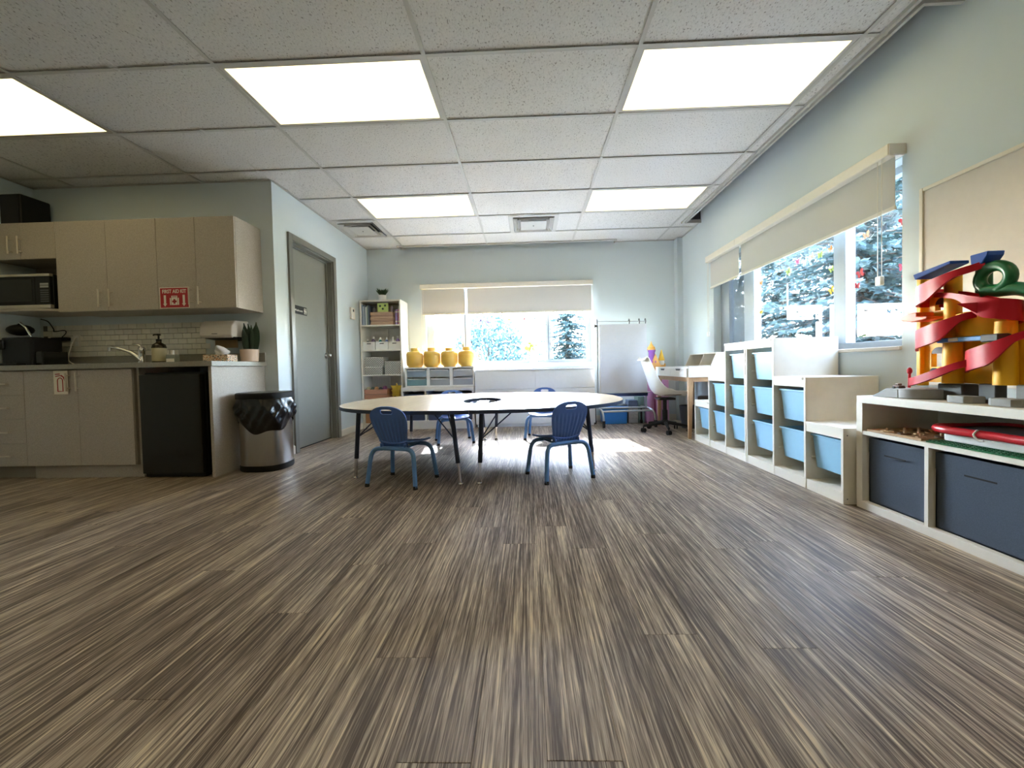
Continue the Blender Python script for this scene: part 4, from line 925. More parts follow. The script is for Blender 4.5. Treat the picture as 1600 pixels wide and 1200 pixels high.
obj('base_disc', MB().prism([(1.93+.10*math.cos(a), 2.03+.10*math.sin(a)) for a in [2*PI*k/28 for k in range(28)]], 'z', z0, z0+.048), M_GREY, t, bevel=.004, smooth=40)
obj('base_ramp', MB().prism([(2.205, z0), (2.12, z0+.045), (2.05, z0+.045), (2.05, z0)], 'x', 1.83, 1.90), M_GREY, t, bevel=.003)
obj('base_block', MB().box(1.93, 2.02, 1.85, 1.96, z0, z0+.075), M_DGREY, t, bevel=.004); obj('support_post', MB().box(1.945, 1.995, 1.735, 1.80, z0, z0+.08), M_DGREY, t, bevel=.003); obj('support_post', MB().box(1.95, 1.995, 1.62, 1.67, z0, z0+.08), M_GREY, t, bevel=.003)
obj('base_plate', MB().box(1.91, 2.03, 1.58, 1.86, z0, z0+.016), M_DGREY, t)
for (yc, hw) in ((1.785, .052), (1.62, .055)): obj('road_block', MB().prism([(1.85, yc-hw), (1.835, yc-hw*.6), (1.835, yc+hw*.6), (1.85, yc+hw), (1.905, yc+hw), (1.905, yc-hw)], 'z', z0, z0+.03), M_GREY, t, bevel=.004, seg=2)
t = thing('toy_car', 'tiny dark toy car on the grey ramp of the toy tower', 'toy car', (1.865, 2.085, z0+.0455)); obj('body', MB().box(1.85, 1.88, 2.065, 2.105, z0+.050, z0+.062).box(1.855, 1.875, 2.075, 2.098, z0+.062, z0+.072), mat('car_brown', '#6a4f45', .4), t, bevel=.003); obj('wheels', MB().cyl((1.848, 2.073, z0+.0515), (1.882, 2.073, z0+.0515), .006, n=10).cyl((1.848, 2.097, z0+.0515), (1.882, 2.097, z0+.0515), .006, n=10), M_BLACK, t)
# whiteboard
t = thing('whiteboard', 'large whiteboard with a cream frame on the wall behind the toy tower', 'whiteboard', (XR, 1.6, .68))
wy1, wy0, wz0, wz1 = 2.325, .55, .66, 1.744
obj('panel', MB().box(XR-.012, XR-.001, wy0, wy1, wz0, wz1), mat('whiteboard_enamel', '#d6cfc6', .18), t)
obj('frame', MB().box(XR-.02, XR-.0012, wy1-.02, wy1, wz0, wz1).box(XR-.02, XR-.0012, wy0, wy0+.02, wz0, wz1).box(XR-.02, XR-.0012, wy0+.02, wy1-.02, wz1-.02, wz1).box(XR-.02, XR-.0012, wy0+.02, wy1-.02, wz0, wz0+.02), M_OFFW, t, bevel=.004, seg=2)

# ------------------------------------------------------------------ desk corner
DX0, DX1, DY0, DY1, DT, DBT = 1.69, XR-.0145, 4.315, 5.41, .775, .662
t = thing('desk', 'white desk with two shallow drawers and tapered oak legs', 'desk', (1.94, 4.86, 0))
obj('top', MB().box(DX0, DX1, DY0, DY1, DT-.02, DT), M_WHITE, t, bevel=.002); obj('case', MB().box(DX0+.018, DX1, DY0, DY1, DBT, DT-.02), M_WHITE, t)
ys = [DY1, 4.86, DY0+.05]
for k in range(2):
    d = obj('drawer', MB().box(DX0, DX0+.017, ys[k+1]+.002, ys[k]-.002, DBT, DT-.022), M_WHITE, t); yc = (ys[k]+ys[k+1])/2
    obj('finger_pull', MB().prism([(yc-.075, DT-.022), (yc+.075, DT-.022), (yc+.055, DT-.042), (yc-.055, DT-.042)], 'x', DX0-.0015, DX0+.001), M_DGREY, d)
obj('apron', MB().box(DX0+.03, DX0+.05, DY0+.03, DY1-.03, DBT-.05, DBT).box(DX0+.05, DX1, DY0+.02, DY0+.04, DBT-.05, DBT), M_WOOD, t)
for (x, y) in ((DX0+.035, DY0+.04), (DX0+.035, DY1-.04), (DX1-.04, DY0+.04), (DX1-.04, DY1-.04)):
    sx = -.012 if x < 1.9 else 0
    m = MB().add([(x+sx-.016, y-.016, 0), (x+sx+.016, y-.016, 0), (x+sx+.016, y+.016, 0), (x+sx-.016, y+.016, 0), (x-.026, y-.026, DBT), (x+.026, y-.026, DBT), (x+.026, y+.026, DBT), (x-.026, y+.026, DBT)], [(3, 2, 1, 0), (4, 5, 6, 7)]+[(k, (k+1) % 4, 4+(k+1) % 4, 4+k) for k in range(4)])
    obj('leg', m, M_WOOD, t, bevel=.003)
t = thing('desk_organizer', 'cream open desk organizer with slanted dividers on the desk', 'organizer', (2.06, 4.72, DT))
m = MB(); side = [(1.945, DT+.0005), (DX1, DT+.0005), (DX1, DT+.148), (2.01, DT+.148)]
for y in (4.36, 4.66, 5.06): obj('divider', MB().prism(side, 'y', y, y+.012), M_OFFW, t)
obj('back', MB().box(DX1-.012, DX1, 4.372, 5.06, DT+.0005, DT+.148), M_OFFW, t); obj('floor', MB().box(1.945, DX1-.012, 4.372, 5.06, DT+.0005, DT+.012), M_OFFW, t); obj('top', MB().box(2.01, DX1-.012, 4.372, 5.06, DT+.138, DT+.148), M_OFFW, t)
# swivel shell chair facing the desk (+x)
def shell_chair(x, y):
    t = thing('desk_chair', 'white moulded shell chair on a black swivel base with casters', 'office chair', (x, y, 0))
    prof = catmull([(-.30, .87), (-.272, .855), (-.235, .76), (-.19, .62), (-.15, .50), (-.08, .435), (.03, .425), (.15, .44), (.21, .425)], 6)
    prof = [(p[0], p[1]) for p in [(q.x, q.y) for q in catmull([(a, b, 0) for a, b in [(-.31, .855), (-.275, .865), (-.235, .76), (-.19, .62), (-.15, .50), (-.08, .435), (.03, .425), (.15, .44), (.215, .42)]], 6)]]
    L_ = len(prof)-1
    def fn(u, v):
        i = v*L_; k = min(int(i), L_-1); f_ = i-k; px = prof[k][0]*(1-f_)+prof[k+1][0]*f_; pz = prof[k][1]*(1-f_)+prof[k+1][1]*f_
        a = (u-.5)*2; w = .145+.085*min(1, v*1.6)**.8
        if v < .08: w *= .80+.2*(v/.08)**.5
        if v > .92: w *= 1-.35*((v-.92)/.08)**2
        back_ = max(0, 1-v/.45); mid = math.exp(-((v-.5)/.25)**2)
        return (x+px+.045*back_*a*a+.02*mid*a*a, y+a*w, pz+(.045+.085*mid)*(a*a)**1.3*(1-.75*back_))
    obj('shell', MB().grid(fn, 20, 44), mat('chair_shell_white', '#e8e6df', .3), t, smooth=70, solid=.009)
    obj('cushion', MB().lathe([(0, .442), (.15, .442), (.165, .452), (.15, .465), (0, .468)], (x+.05, y, 0), 24), mat('seat_pad', '#8d8170', .9), t, smooth=50)
    obj('seat_plate', MB().box(x-.09, x+.10, y-.09, y+.09, .385, .408), M_BLACK, t, bevel=.005)
    obj('gas_lift', MB().lathe([(.030, .10), (.030, .26), (.022, .265), (.022, .39)], (x, y, 0), 16), M_BLACK, t, smooth=50)
    obj('base_hub', MB().lathe([(.045, .08), (.045, .125), (.034, .14)], (x, y, 0), 16), M_BLACK, t, smooth=50)
    for k in range(5):
        a = math.radians(-100+72*k); e = Vector((x+.27*math.cos(a), y+.27*math.sin(a), .075))
        ar = obj('base_arm', MB().tube([(x+.03*math.cos(a), y+.03*math.sin(a), .11), e], [.022, .014], 8), M_BLACK, t, smooth=60)
        obj('caster_stem', MB().cyl(e, (e.x, e.y, .045), .008, n=8), M_BLACK, ar); pv = Vector((-math.sin(a+.5), math.cos(a+.5), 0))
        for sg in (-1, 1): obj('caster_wheel', MB().cyl(Vector((e.x, e.y, .027))+pv*sg*.006, Vector((e.x, e.y, .027))+pv*sg*.022, .027, n=16), M_BLACK, ar, smooth=50)
    return t
shell_chair(1.625, 4.87)
# flip chart easel
EY = 5.335
t = thing('flip_chart', 'flip chart easel holding a large blank paper pad, on casters', 'flip chart', (1.25, EY, 0))
for (a, b) in ((.915, .955), (1.545, 1.60)): obj('post', MB().box(a-.012, a+.012, EY+.02, EY+.045, .24, 1.42 if a < 1 else 1.34), M_ALU, t, bevel=.003)
obj('backing_board', MB().box(.935, 1.555, EY+.005, EY+.02, .44, 1.345), M_WHITE, t)
obj('paper_pad', MB().box(.945, 1.552, EY-.012, EY+.004, .452, 1.345), M_PAPER, t)
m = MB()
for k in range(16): m.box(.95, 1.548, EY-.0126, EY-.012, .53+.05*k, .5312+.05*k)
obj('ruled_lines', m, mat('faint_rule', '#d3d9e6', .8), t)
obj('blue_trim', MB().box(.935, 1.56, EY-.004, EY+.02, .398, .442), mat('navy_board', '#2c4684', .5), t)
obj('pen_ledge', MB().box(.92, 1.575, EY-.05, EY+.02, .442, .452), M_ALU, t); obj('top_bar', MB().tube([(.90, EY+.01, 1.39), (1.56, EY+.01, 1.375)], .006, 8), M_ALU, t)
for x in (.905, 1.325, 1.535, 1.455): obj('pad_hook', MB().tube(catmull([(x, EY+.01, 1.39), (x, EY-.012, 1.41), (x+.004, EY-.024, 1.385), (x+.002, EY-.016, 1.345)]), .006, 8), M_DGREY, t, smooth=60)
obj('clamp_knob', MB().cyl((.893, EY-.005, 1.33), (.893, EY+.02, 1.33), .02, n=14), M_DGREY, t)
for sx, xa in ((0, .945), (1, 1.60)):
    dx = .03*(1 if sx else .6)
    ft = obj('base_foot', MB().tube(catmull([(xa-dx*2, EY+.26, .235), (xa-dx, EY+.05, .235), (xa, EY-.06, .215), (xa+dx*.6, EY-.10, .16), (xa+dx*.8, EY-.11, .085)]), .0135, 10), M_ALU, t, smooth=60)
    px = xa+dx*.8
    obj('caster', MB().box(px-.016, px+.016, EY-.128, EY-.092, .045, .09).cyl((px-.014, EY-.11, .028), (px+.014, EY-.11, .028), .028, n=16), M_BLKRUB, ft)
    obj('caster', MB().cyl((xa-dx*2-.012, EY+.25, .028), (xa-dx*2+.012, EY+.25, .028), .028, n=16).box(xa-dx*2-.01, xa-dx*2+.01, EY+.24, EY+.26, .03, .235), M_BLKRUB, ft)
obj('cross_bar', MB().tube([(.95, EY-.06, .205), (1.60, EY-.06, .213)], .0135, 10), M_ALU, t, smooth=60); obj('cross_bar', MB().tube([(.92, EY+.10, .236), (1.56, EY+.10, .236)], .0135, 10), M_ALU, t, smooth=60)
# things stored behind the flip chart
t = thing('blue_tote', 'bright blue lidded tote under the flip chart', 'storage box', (1.19, 5.70, 0))
obj('tub', MB().prism([(1.03, .0), (1.335, 0), (1.35, .20), (1.01, .20)], 'y', 5.56, 5.84), mat('tote_blue', '#2f7fd0', .4), t, bevel=.008, seg=2); obj('lid', MB().box(1.0, 1.36, 5.55, 5.85, .20, .245), mat('tote_lid_blue', '#3a8fdc', .35), t, bevel=.008, seg=2)
tag(obj('paper_carton', MB().box(1.37, 1.50, 5.60, 5.82, 0, .205), mat('printed_carton', '#a4a19f', .7, var=.12, vscale=40), bevel=.003), 'grey printed paper carton next to the blue tote', 'box')
tag(obj('binder_stack', MB().box(1.37, 1.50, 5.60, 5.80, .2055, .275).box(1.375, 1.495, 5.605, 5.79, .2755, .32), mat('binder_blue_grey', '#5d6d86', .6, var=.15, vscale=60), bevel=.003), 'small stack of blue-grey binders on the paper carton', 'binders')
tag(obj('green_box', MB().box(1.512, 1.60, 5.63, 5.84, 0, .37), mat('sage_box', '#7b9690', .6), bevel=.004), 'tall sage green box wedged beside the pink castle', 'box')
tag(obj('open_book', MB().prism([(1.13, .246), (1.36, .246), (1.34, .262), (1.25, .255), (1.15, .262)], 'y', 5.58, 5.78), M_DGREY, bevel=.002), 'dark open book lying on the blue tote lid', 'book')
# dolls' castle
M_PINK = mat('castle_pink', '#d59ccb', .45); M_PURP = mat('castle_purple', '#8a4fa0', .45); M_CORG = mat('castle_orange', '#e0a04a', .45); M_MAG = mat('castle_magenta', '#a04a8e', .45)
t = thing('toy_castle', 'tall pink and purple toy castle with yellow turret roofs', 'toy castle', (1.76, 5.68, 0))
obj('base', MB().box(1.612, 1.93, 5.55, 5.84, 0, .03), M_PINK, t, bevel=.006)
obj('front_wall', MB().box(1.615, 1.925, 5.60, 5.83, .03, .62), M_PINK, t, bevel=.006)
for yy, xx in ((5.585, 1.665), (5.585, 1.80)): obj('half_tower', MB().lathe([(.055, .03), (.05, .40), (.056, .41), (.056, .44)], (xx, 5.60, 0), 18), M_PINK, t, smooth=45)
obj('arch_door', MB().prism([(1.71+.03*math.cos(k*PI/8), .28+.06*math.sin(k*PI/8)) for k in range(9)]+[(1.68, .05), (1.74, .05)], 'y', 5.592, 5.60), M_MAG, t)
obj('upper_wall', MB().box(1.66, 1.90, 5.64, 5.82, .62, .82), M_CORG, t, bevel=.004)
obj('tower', MB().lathe([(.045, .82), (.043, .98), (.052, .99), (.052, 1.01)], (1.717, 5.66, 0), 16), M_PURP, t, smooth=45)
obj('tower_roof', MB().lathe([(.056, 1.01), (.05, 1.05), (.035, 1.06), (.01, 1.10), (.004, 1.13)], (1.71, 5.66, 0), 16), M_CORG, t, smooth=45)
obj('gable', MB().prism([(1.68, .80), (1.82, .80), (1.755, .95)], 'y', 5.61, 5.64), M_CORG, t); obj('turret', MB().lathe([(.035, .80), (.033, .86)], (1.85, 5.66, 0), 14), M_OFFW, t, smooth=45); obj('turret_roof', MB().lathe([(.045, .86), (.02, .95), (.004, 1.01)], (1.85, 5.66, 0), 14), mat('castle_yellow', '#e8b83c', .45), t, smooth=45)
for k in range(4): obj('castle_window', MB().box(1.70+.045*k, 1.716+.045*k, 5.608, 5.6095, .83, .86) if k < 2 else MB().box(1.80+.05*(k-2), 1.82+.05*(k-2), 5.597, 5.60, .46, .53), M_MAG, t)
# clutter under the desk
tag(obj('carry_case', MB().prism([(4.50, 0), (4.92, 0), (4.90, .42), (4.55, .42)], 'x', 2.02, 2.18), mat('case_brown', '#4a3d34', .8), bevel=.02, seg=2), 'dark brown case standing under the desk against the wall', 'case')
tag(obj('waste_basket', MB().lathe([(.10, 0), (.13, .28), (.125, .28), (.097, .01), (0, .01)], (2.03, 5.14, 0), 20), M_DGREY, smooth=40), 'dark grey waste basket under the desk', 'waste basket')

# ------------------------------------------------------------------ bookcase in the back left corner
BX0_, BX1_, BYF_, BYB_, BH = -2.332, -1.757, 5.555, YB-.0145, 1.79
t = thing('bookcase', 'tall white bookcase in the corner filled with craft supplies', 'bookcase', ((BX0_+BX1_)/2, 5.73, 0))
obj('side_panel', MB().box(BX0_, BX0_+.02, BYF_, BYB_, 0, BH), M_OFFW, t, bevel=.001); obj('side_panel', MB().box(BX1_-.02, BX1_, BYF_, BYB_, 0, BH), M_OFFW, t, bevel=.001)
obj('back_panel', MB().box(BX0_+.02, -2.052, BYB_-.006, BYB_, 0, BH-.02).box(-2.050, BX1_-.02, BYB_-.006, BYB_, 0, BH-.02), M_OFFW, t); obj('top_board', MB().box(BX0_+.02, BX1_-.02, BYF_, BYB_, BH-.02, BH), M_OFFW, t)
SH = [1.445, 1.10, .752, .41, .07]
for z in SH: obj('shelf', MB().box(BX0_+.02, BX1_-.02, BYF_+.002, BYB_-.006, z-.018, z), M_OFFW, t)
obj('plinth', MB().box(BX0_+.02, BX1_-.02, BYF_+.02, BYF_+.035, 0, .05), M_OFFW, t)
# top: tufted plant
def tuft(x, y, z):
    t = thing('potted_plant', 'small tufted plant in a white pot on top of the bookcase', 'plant', (x, y, z))
    obj('pot', MB().lathe([(.048, 0), (.056, .085), (.05, .085), (.046, .07), (0, .07)], (x, y, z), 20), M_WHITE, t, smooth=40)
    lm = leaf_mat('tuft_leaf', '#37503e', '#5d7a60', .2); r_ = random.Random(2); m = MB()
    for k in range(110):
        a = r_.uniform(0, 2*PI); sp = r_.uniform(.02, .095); h = r_.uniform(.06, .12); b = Vector((x+.03*math.cos(a)*r_.random(), y+.03*math.sin(a)*r_.random(), z+.07)); e = b+Vector((sp*math.cos(a)*.8, sp*math.sin(a)*.8, h)); mid = b.lerp(e, .5)+Vector((0, 0, .02)); s_ = Vector((-math.sin(a), math.cos(a), 0))*.004
        m.add([b-s_, b+s_, mid+s_, e, mid-s_], [(0, 1, 2, 3, 4)])
    o = obj('foliage', m, lm, t); return t
tuft(-2.055, 5.70, BH+.0005)
# shelf 1: upright folders, stack of boards, leaf card, two tubes
FC = ['#7f93ab', '#a9b6c4', '#6c7d8f', '#c2c8cc', '#8b9c8f', '#59687c']; FW = ['slate blue', 'pale blue grey', 'dull blue', 'light grey', 'grey green', 'dark slate']
x = -2.308
for k in range(6):
    w = (.016, .02, .014, .018, .016, .014)[k]; h = .285-.008*((k*3) % 5)
    tag(obj('folder', MB().box(x, x+w-.001, 5.575, 5.80, SH[0]+.0005, SH[0]+h), mat('folder_%d' % k, FC[k], .6), bevel=.002), '%s folder standing upright at the end of the top shelf' % FW[k], 'folder', 'folders on the top shelf'); x += w
BN = ['bottom', 'second', 'third', 'fourth', 'fifth', 'sixth', 'seventh', 'eighth']
for k in range(8):
    z = SH[0]+.0005+k*.0225
    tag(obj('wooden_board', MB().box(-2.19+(k % 3)*.004, -1.868-(k % 2)*.005, 5.565+(k*7 % 4)*.004, 5.80, z, z+.0205), mat('board_wood_%d' % (k % 3), ['#b99a82', '#c4a78c', '#ab8d7a'][k % 3], .6, var=.06, vscale=30, stretch=(.1, 1, 1)), bevel=.002), 'flat wooden board, %s from the bottom of the stack on the top shelf' % BN[k] if k else 'flat wooden board at the bottom of the stack on the top shelf', 'board', 'stack of wooden boards')
zc = SH[0]+.0005+8*.0225
t = thing('leaf_card', 'square green card with three dark leaves leaning above the board stack', 'card', (-2.017, 5.60, zc)); obj('card', MB().box(-2.095, -1.94, 5.598, 5.603, zc, zc+.125), mat('lime_card', '#b9cf7c', .7), t)
for (cx, cz) in ((-2.055, .085), (-1.985, .09), (-2.018, .045)): obj('leaf_print', MB().prism([(cx+.018*math.cos(a)*(1 if k % 2 else .7), zc+cz+.018*math.sin(a)*(1 if k % 2 else .7)) for k, a in enumerate([2*PI*q/10 for q in range(10)])], 'y', 5.5965, 5.598), mat('leaf_print', '#2d4a3c', .7), t)
tag(obj('pencil_cup', MB().lathe([(.02, 0), (.022, .06), (.019, .06), (.017, .004), (0, .004)], (-2.155, 5.63, zc), 14), mat('cup_grey', '#77808c', .5), smooth=40), 'small grey cup standing on the board stack beside the leaf card', 'cup')
tag(obj('figurine', MB().lathe([(.014, 0), (.010, .03), (.018, .06), (.012, .085), (0, .095)], (-1.905, 5.64, zc), 12), mat('figurine_mauve', '#8d84a0', .5), smooth=50), 'small mauve figurine standing on the board stack', 'figurine')
for nm, xx, c, lab in (('tube', -1.838, '#9a86bd', 'purple patterned cardboard tube on the top shelf'), ('tube', -1.798, '#d884a4', 'pink patterned cardboard tube on the top shelf')):
    t = thing('craft_tube', lab, 'tube', (xx, 5.62, SH[0]+.0005)); obj('tube', MB().lathe([(.017, 0), (.017, .20), (.010, .215), (0, .218)], (xx, 5.62, SH[0]+.0005), 14), mat('tube_'+c[1:], c, .5, var=.15, vscale=60), t, smooth=40)
    for zz in (.035, .17): obj('band', MB().lathe([(.0176, 0), (.0176, .02)], (xx, 5.62, SH[0]+zz), 14), M_OFFW, t)
# shelf 2: three white bins with bottles
M_BIN = mat('white_bin_plastic', '#e3e1da', .45, var=.02)
for k, (xa, xb) in enumerate(((-2.306, -2.137), (-2.128, -1.953), (-1.944, -1.782))):
    zb = SH[1]+.0005; lab = ['white handled bin on the second shelf holding dark green bottles', 'white handled bin on the second shelf holding teal and blue bottles', 'white handled bin on the second shelf holding a white bottle and purple jars'][k]
    t = thing('handled_bin', lab, 'bin', ((xa+xb)/2, 5.68, zb), group='white bins on the second shelf'); xc = (xa+xb)/2
    obj('body', MB().box(xa, xb, 5.575, 5.579, zb, zb+.08).box(xa, xc-.03, 5.575, 5.579, zb+.08, zb+.092).box(xc+.03, xb, 5.575, 5.579, zb+.08, zb+.092).box(xa, xb, 5.575, 5.579, zb+.092, zb+.112).box(xa, xb, 5.79, 5.794, zb, zb+.112).box(xa, xa+.004, 5.579, 5.79, zb, zb+.112).box(xb-.004, xb, 5.579, 5.79, zb, zb+.112).box(xa, xb, 5.579, 5.79, zb, zb+.004), M_BIN, t)
    obj('handle_recess', MB().box(xc-.032, xc+.032, 5.580, 5.582, zb+.078, zb+.094), M_DGREY, t)
BOT = [(-2.265, '#1d4a44', 'dark green', .135), (-2.185, '#6c5a7a', 'plum', .165), (-2.085, '#2f8a86', 'teal', .15), (-1.995, '#5b78b8', 'blue', .15), (-1.905, '#e8e8e6', 'white', .16), (-1.835, '#8f78b0', 'lavender', .165)]
for xx, c, w, h in BOT:
    zb = SH[1]+.005; t = thing('paint_bottle', '%s paint bottle in a white bin on the second shelf' % w, 'bottle', (xx, 5.65, zb), group='paint bottles on the second shelf')
    obj('bottle', MB().lathe([(.030, 0), (.032, .01), (.032, h-.045), (.014, h-.02), (.014, h-.012)], (xx, 5.65, zb), 16), mat('paint_'+c[1:], c, .35), t, smooth=40); obj('cap', MB().lathe([(.016, h-.012), (.014, h+.018), (0, h+.02)], (xx, 5.65, zb), 12), M_WHITE, t, smooth=40)
# shelf 3: white woven baskets
M_WOV = mat('white_wicker', '#e2ded2', .7); nn = M_WOV.node_tree.nodes; ck = nn.new('ShaderNodeTexBrick'); ck.inputs['Scale'].default_value = 16; ck.inputs['Color1'].default_value = (*H('#e6e2d6'), 1); ck.inputs['Color2'].default_value = (*H('#d8d4c8'), 1); ck.inputs['Mortar'].default_value = (*H('#6f6e6c'), 1); ck.inputs['Mortar Size'].default_value = .06
tcn = nn.new('ShaderNodeTexCoord'); sw = nn.new('ShaderNodeMapping'); sw.inputs['Rotation'].default_value = (PI/2, 0, 0); M_WOV.node_tree.links.new(tcn.outputs['Object'], sw.inputs[0]); M_WOV.node_tree.links.new(sw.outputs[0], ck.inputs['Vector']); M_WOV.node_tree.links.new(ck.outputs[0], nn['Principled BSDF'].inputs['Base Color'])
def basket(xa, xb, z, h, lab):
    t = thing('woven_basket', lab, 'basket', ((xa+xb)/2, 5.68, z)); i_ = .008
    obj('body', MB().box(xa, xb, 5.575, 5.585, z, z+h).box(xa, xb, 5.79, 5.80, z, z+h).box(xa, xa+.01, 5.585, 5.79, z, z+h).box(xb-.01, xb, 5.585, 5.79, z, z+h).box(xa, xb, 5.585, 5.79, z, z+.006), M_WOV, t, bevel=.002)
    obj('rim', MB().tube([(xa+.004, 5.58, z+h), (xb-.004, 5.58, z+h), (xb-.004, 5.795, z+h), (xa+.004, 5.795, z+h)], .006, 6, True), M_BIN, t)
basket(-2.285, -2.045, SH[2]+.0005, .105, 'low white woven basket at the bottom of the third shelf stack'); basket(-2.292, -2.025, SH[2]+.114, .125, 'white woven basket stacked on another on the third shelf'); basket(-2.008, -1.785, SH[2]+.0005, .18, 'tall white woven basket beside the two stacked ones')
# shelf 4: crate, yellow tubs
t = thing('wooden_crate', 'reddish slatted wooden crate full of scraps on the fourth shelf', 'crate', (-2.14, 5.68, SH[3])); z = SH[3]+.0005; M_CR = mat('crate_wood', '#b98468', .6, var=.1, vscale=30, stretch=(.15, 1, 1))
for a, b in ((.0, .062), (.068, .135)):
    obj('slat', MB().box(-2.305, -1.985, 5.57, 5.578, z+a, z+b), M_CR, t, bevel=.001); obj('slat', MB().box(-2.305, -1.985, 5.80, 5.808, z+a, z+b), M_CR, t); obj('slat', MB().box(-2.305, -2.297, 5.578, 5.80, z+a, z+b), M_CR, t); obj('slat', MB().box(-1.993, -1.985, 5.578, 5.80, z+a, z+b), M_CR, t)
obj('bottom', MB().box(-2.297, -1.993, 5.578, 5.80, z, z+.006), M_CR, t)
SCR = [(-2.26, '#b8b294', 'tan', .03), (-2.20, '#6e7f6e', 'sage', .028), (-2.15, '#c79a6a', 'ochre', .03), (-2.09, '#54606c', 'slate', .026), (-2.03, '#8e5a86', 'plum', .034)]
for xx, c, w, r in SCR: tag(obj('yarn_ball', MB().sph((xx, 5.62, z+.115+r), r, 12, 8), mat('yarn_'+c[1:], c, .9, var=.2, vscale=90, bump=.5, bscale=150), smooth=60), '%s ball of yarn heaped in the wooden crate' % w, 'yarn', 'yarn in the crate')
tag(obj('yarn_fill', MB().box(-2.294, -1.996, 5.585, 5.795, z+.007, z+.114), mat('felt_fill', '#8c7a66', .9, var=.3, vscale=25), bevel=.01, seg=2), 'folded brown felt filling the wooden crate', 'felt')
for k in range(3):
    zz = SH[3]+.0005+k*.061; hw = .062+.004*k
    t = thing('yellow_tub', ['yellow plastic tub with a dark notch, lowest of its stack', 'yellow plastic tub in the middle of its stack', 'yellow plastic tub on top of its stack, with a knob'][k], 'tub', (-1.872, 5.66, zz), group='stacked yellow tubs')
    obj('tub', MB().lathe([(hw-.012, 0), (hw, .05), (hw+.007, .05), (hw+.007, .0605), (0, .0605)], (-1.872, 5.66, zz), 20, 1, 1, 4), mat('tub_yellow', '#e0bc45', .45), t, smooth=30)
    if k == 0: obj('notch', MB().prism([(-1.895, zz), (-1.86, zz), (-1.86, zz+.03), (-1.8775, zz+.042), (-1.895, zz+.03)], 'y', 5.583, 5.586), mat('notch_brown', '#6b5230', .7), t)
    if k == 2: obj('knob', MB().lathe([(.012, .0605), (.012, .085), (.006, .092), (0, .094)], (-1.86, 5.62, zz), 10), mat('tub_yellow2', '#e8c65a', .45), t, smooth=40)
tag(obj('cardboard_box', MB().box(-2.30, -2.02, 5.58, 5.80, SH[4]+.0005, SH[4]+.16), mat('cardboard', '#b5835c', .8, var=.05, vscale=20), bevel=.002), 'brown cardboard box on the lowest bookcase shelf', 'box')
tag(obj('navy_case', MB().box(-2.0, -1.79, 5.58, 5.80, SH[4]+.0005, SH[4]+.18), mat('case_navy', '#2b3650', .6), bevel=.01, seg=2), 'navy case on the lowest bookcase shelf', 'case')

# ------------------------------------------------------------------ low unit with navy bins, drawer towers, canisters
UX0, UX1, UYF, UH = -1.735, -.748, 5.41, .567
t = thing('low_cabinet', 'low white open cabinet with navy bins below the drawer towers', 'cabinet', ((UX0+UX1)/2, 5.65, 0))
obj('top_board', MB().box(UX0, UX1, UYF, YB-.0145, UH-.05, UH), M_OFFW, t, bevel=.002); obj('plinth', MB().box(UX0, UX1, UYF+.004, YB-.0145, 0, .095), M_OFFW, t); obj('bottom_board', MB().box(UX0, UX1, UYF, YB-.0145, .095, .115), M_OFFW, t)
dv = [UX0, UX0+.329, UX0+.658, UX1]
for k, x in enumerate(dv): a, b = (x, x+.024) if k == 0 else (x-.024, x) if k == 3 else (x-.012, x+.012); obj('divider', MB().box(a, b, UYF+.002, YB-.0145, .115, UH-.05), M_OFFW, t)
obj('back_panel', MB().box(UX0+.024, UX1-.024, YB-.022, YB-.0145, .115, UH-.05), M_OFFW, t)
for k in range(3):
    a, b = dv[k]+.03, dv[k+1]-.03; lab = ['navy box in the low cabinet next to the bookcase', 'navy box in the middle of the low cabinet', 'navy box in the low cabinet next to the white credenza'][k]
    t = thing('navy_box', lab, 'storage box', ((a+b)/2, 5.6, .1155), group='navy boxes in the low cabinet')
    obj('body', MB().box(a, b, UYF+.02, 5.84, .1155, .475), mat('navy_board_box', '#3d4a66', .7), t, bevel=.004); xc = (a+b)/2
    obj('label_holder', MB().prism([(xc-.055, .345), (xc+.055, .345), (xc+.04, .315), (xc-.04, .315)], 'y', UYF+.0175, UYF+.0198), mat('holder_grey', '#7f8a98', .5), t)
DC = [['#a8bcc9', '#8fb7bd'], ['#c2c8cc', '#c0c4c6'], ['#d3d6d9', '#c6cad0']]
DL = ['white two-drawer tower with teal tinted drawers beside the bookcase', 'white two-drawer tower with grey translucent drawers, between the other two', 'white two-drawer tower with pale drawers beside the window sill']
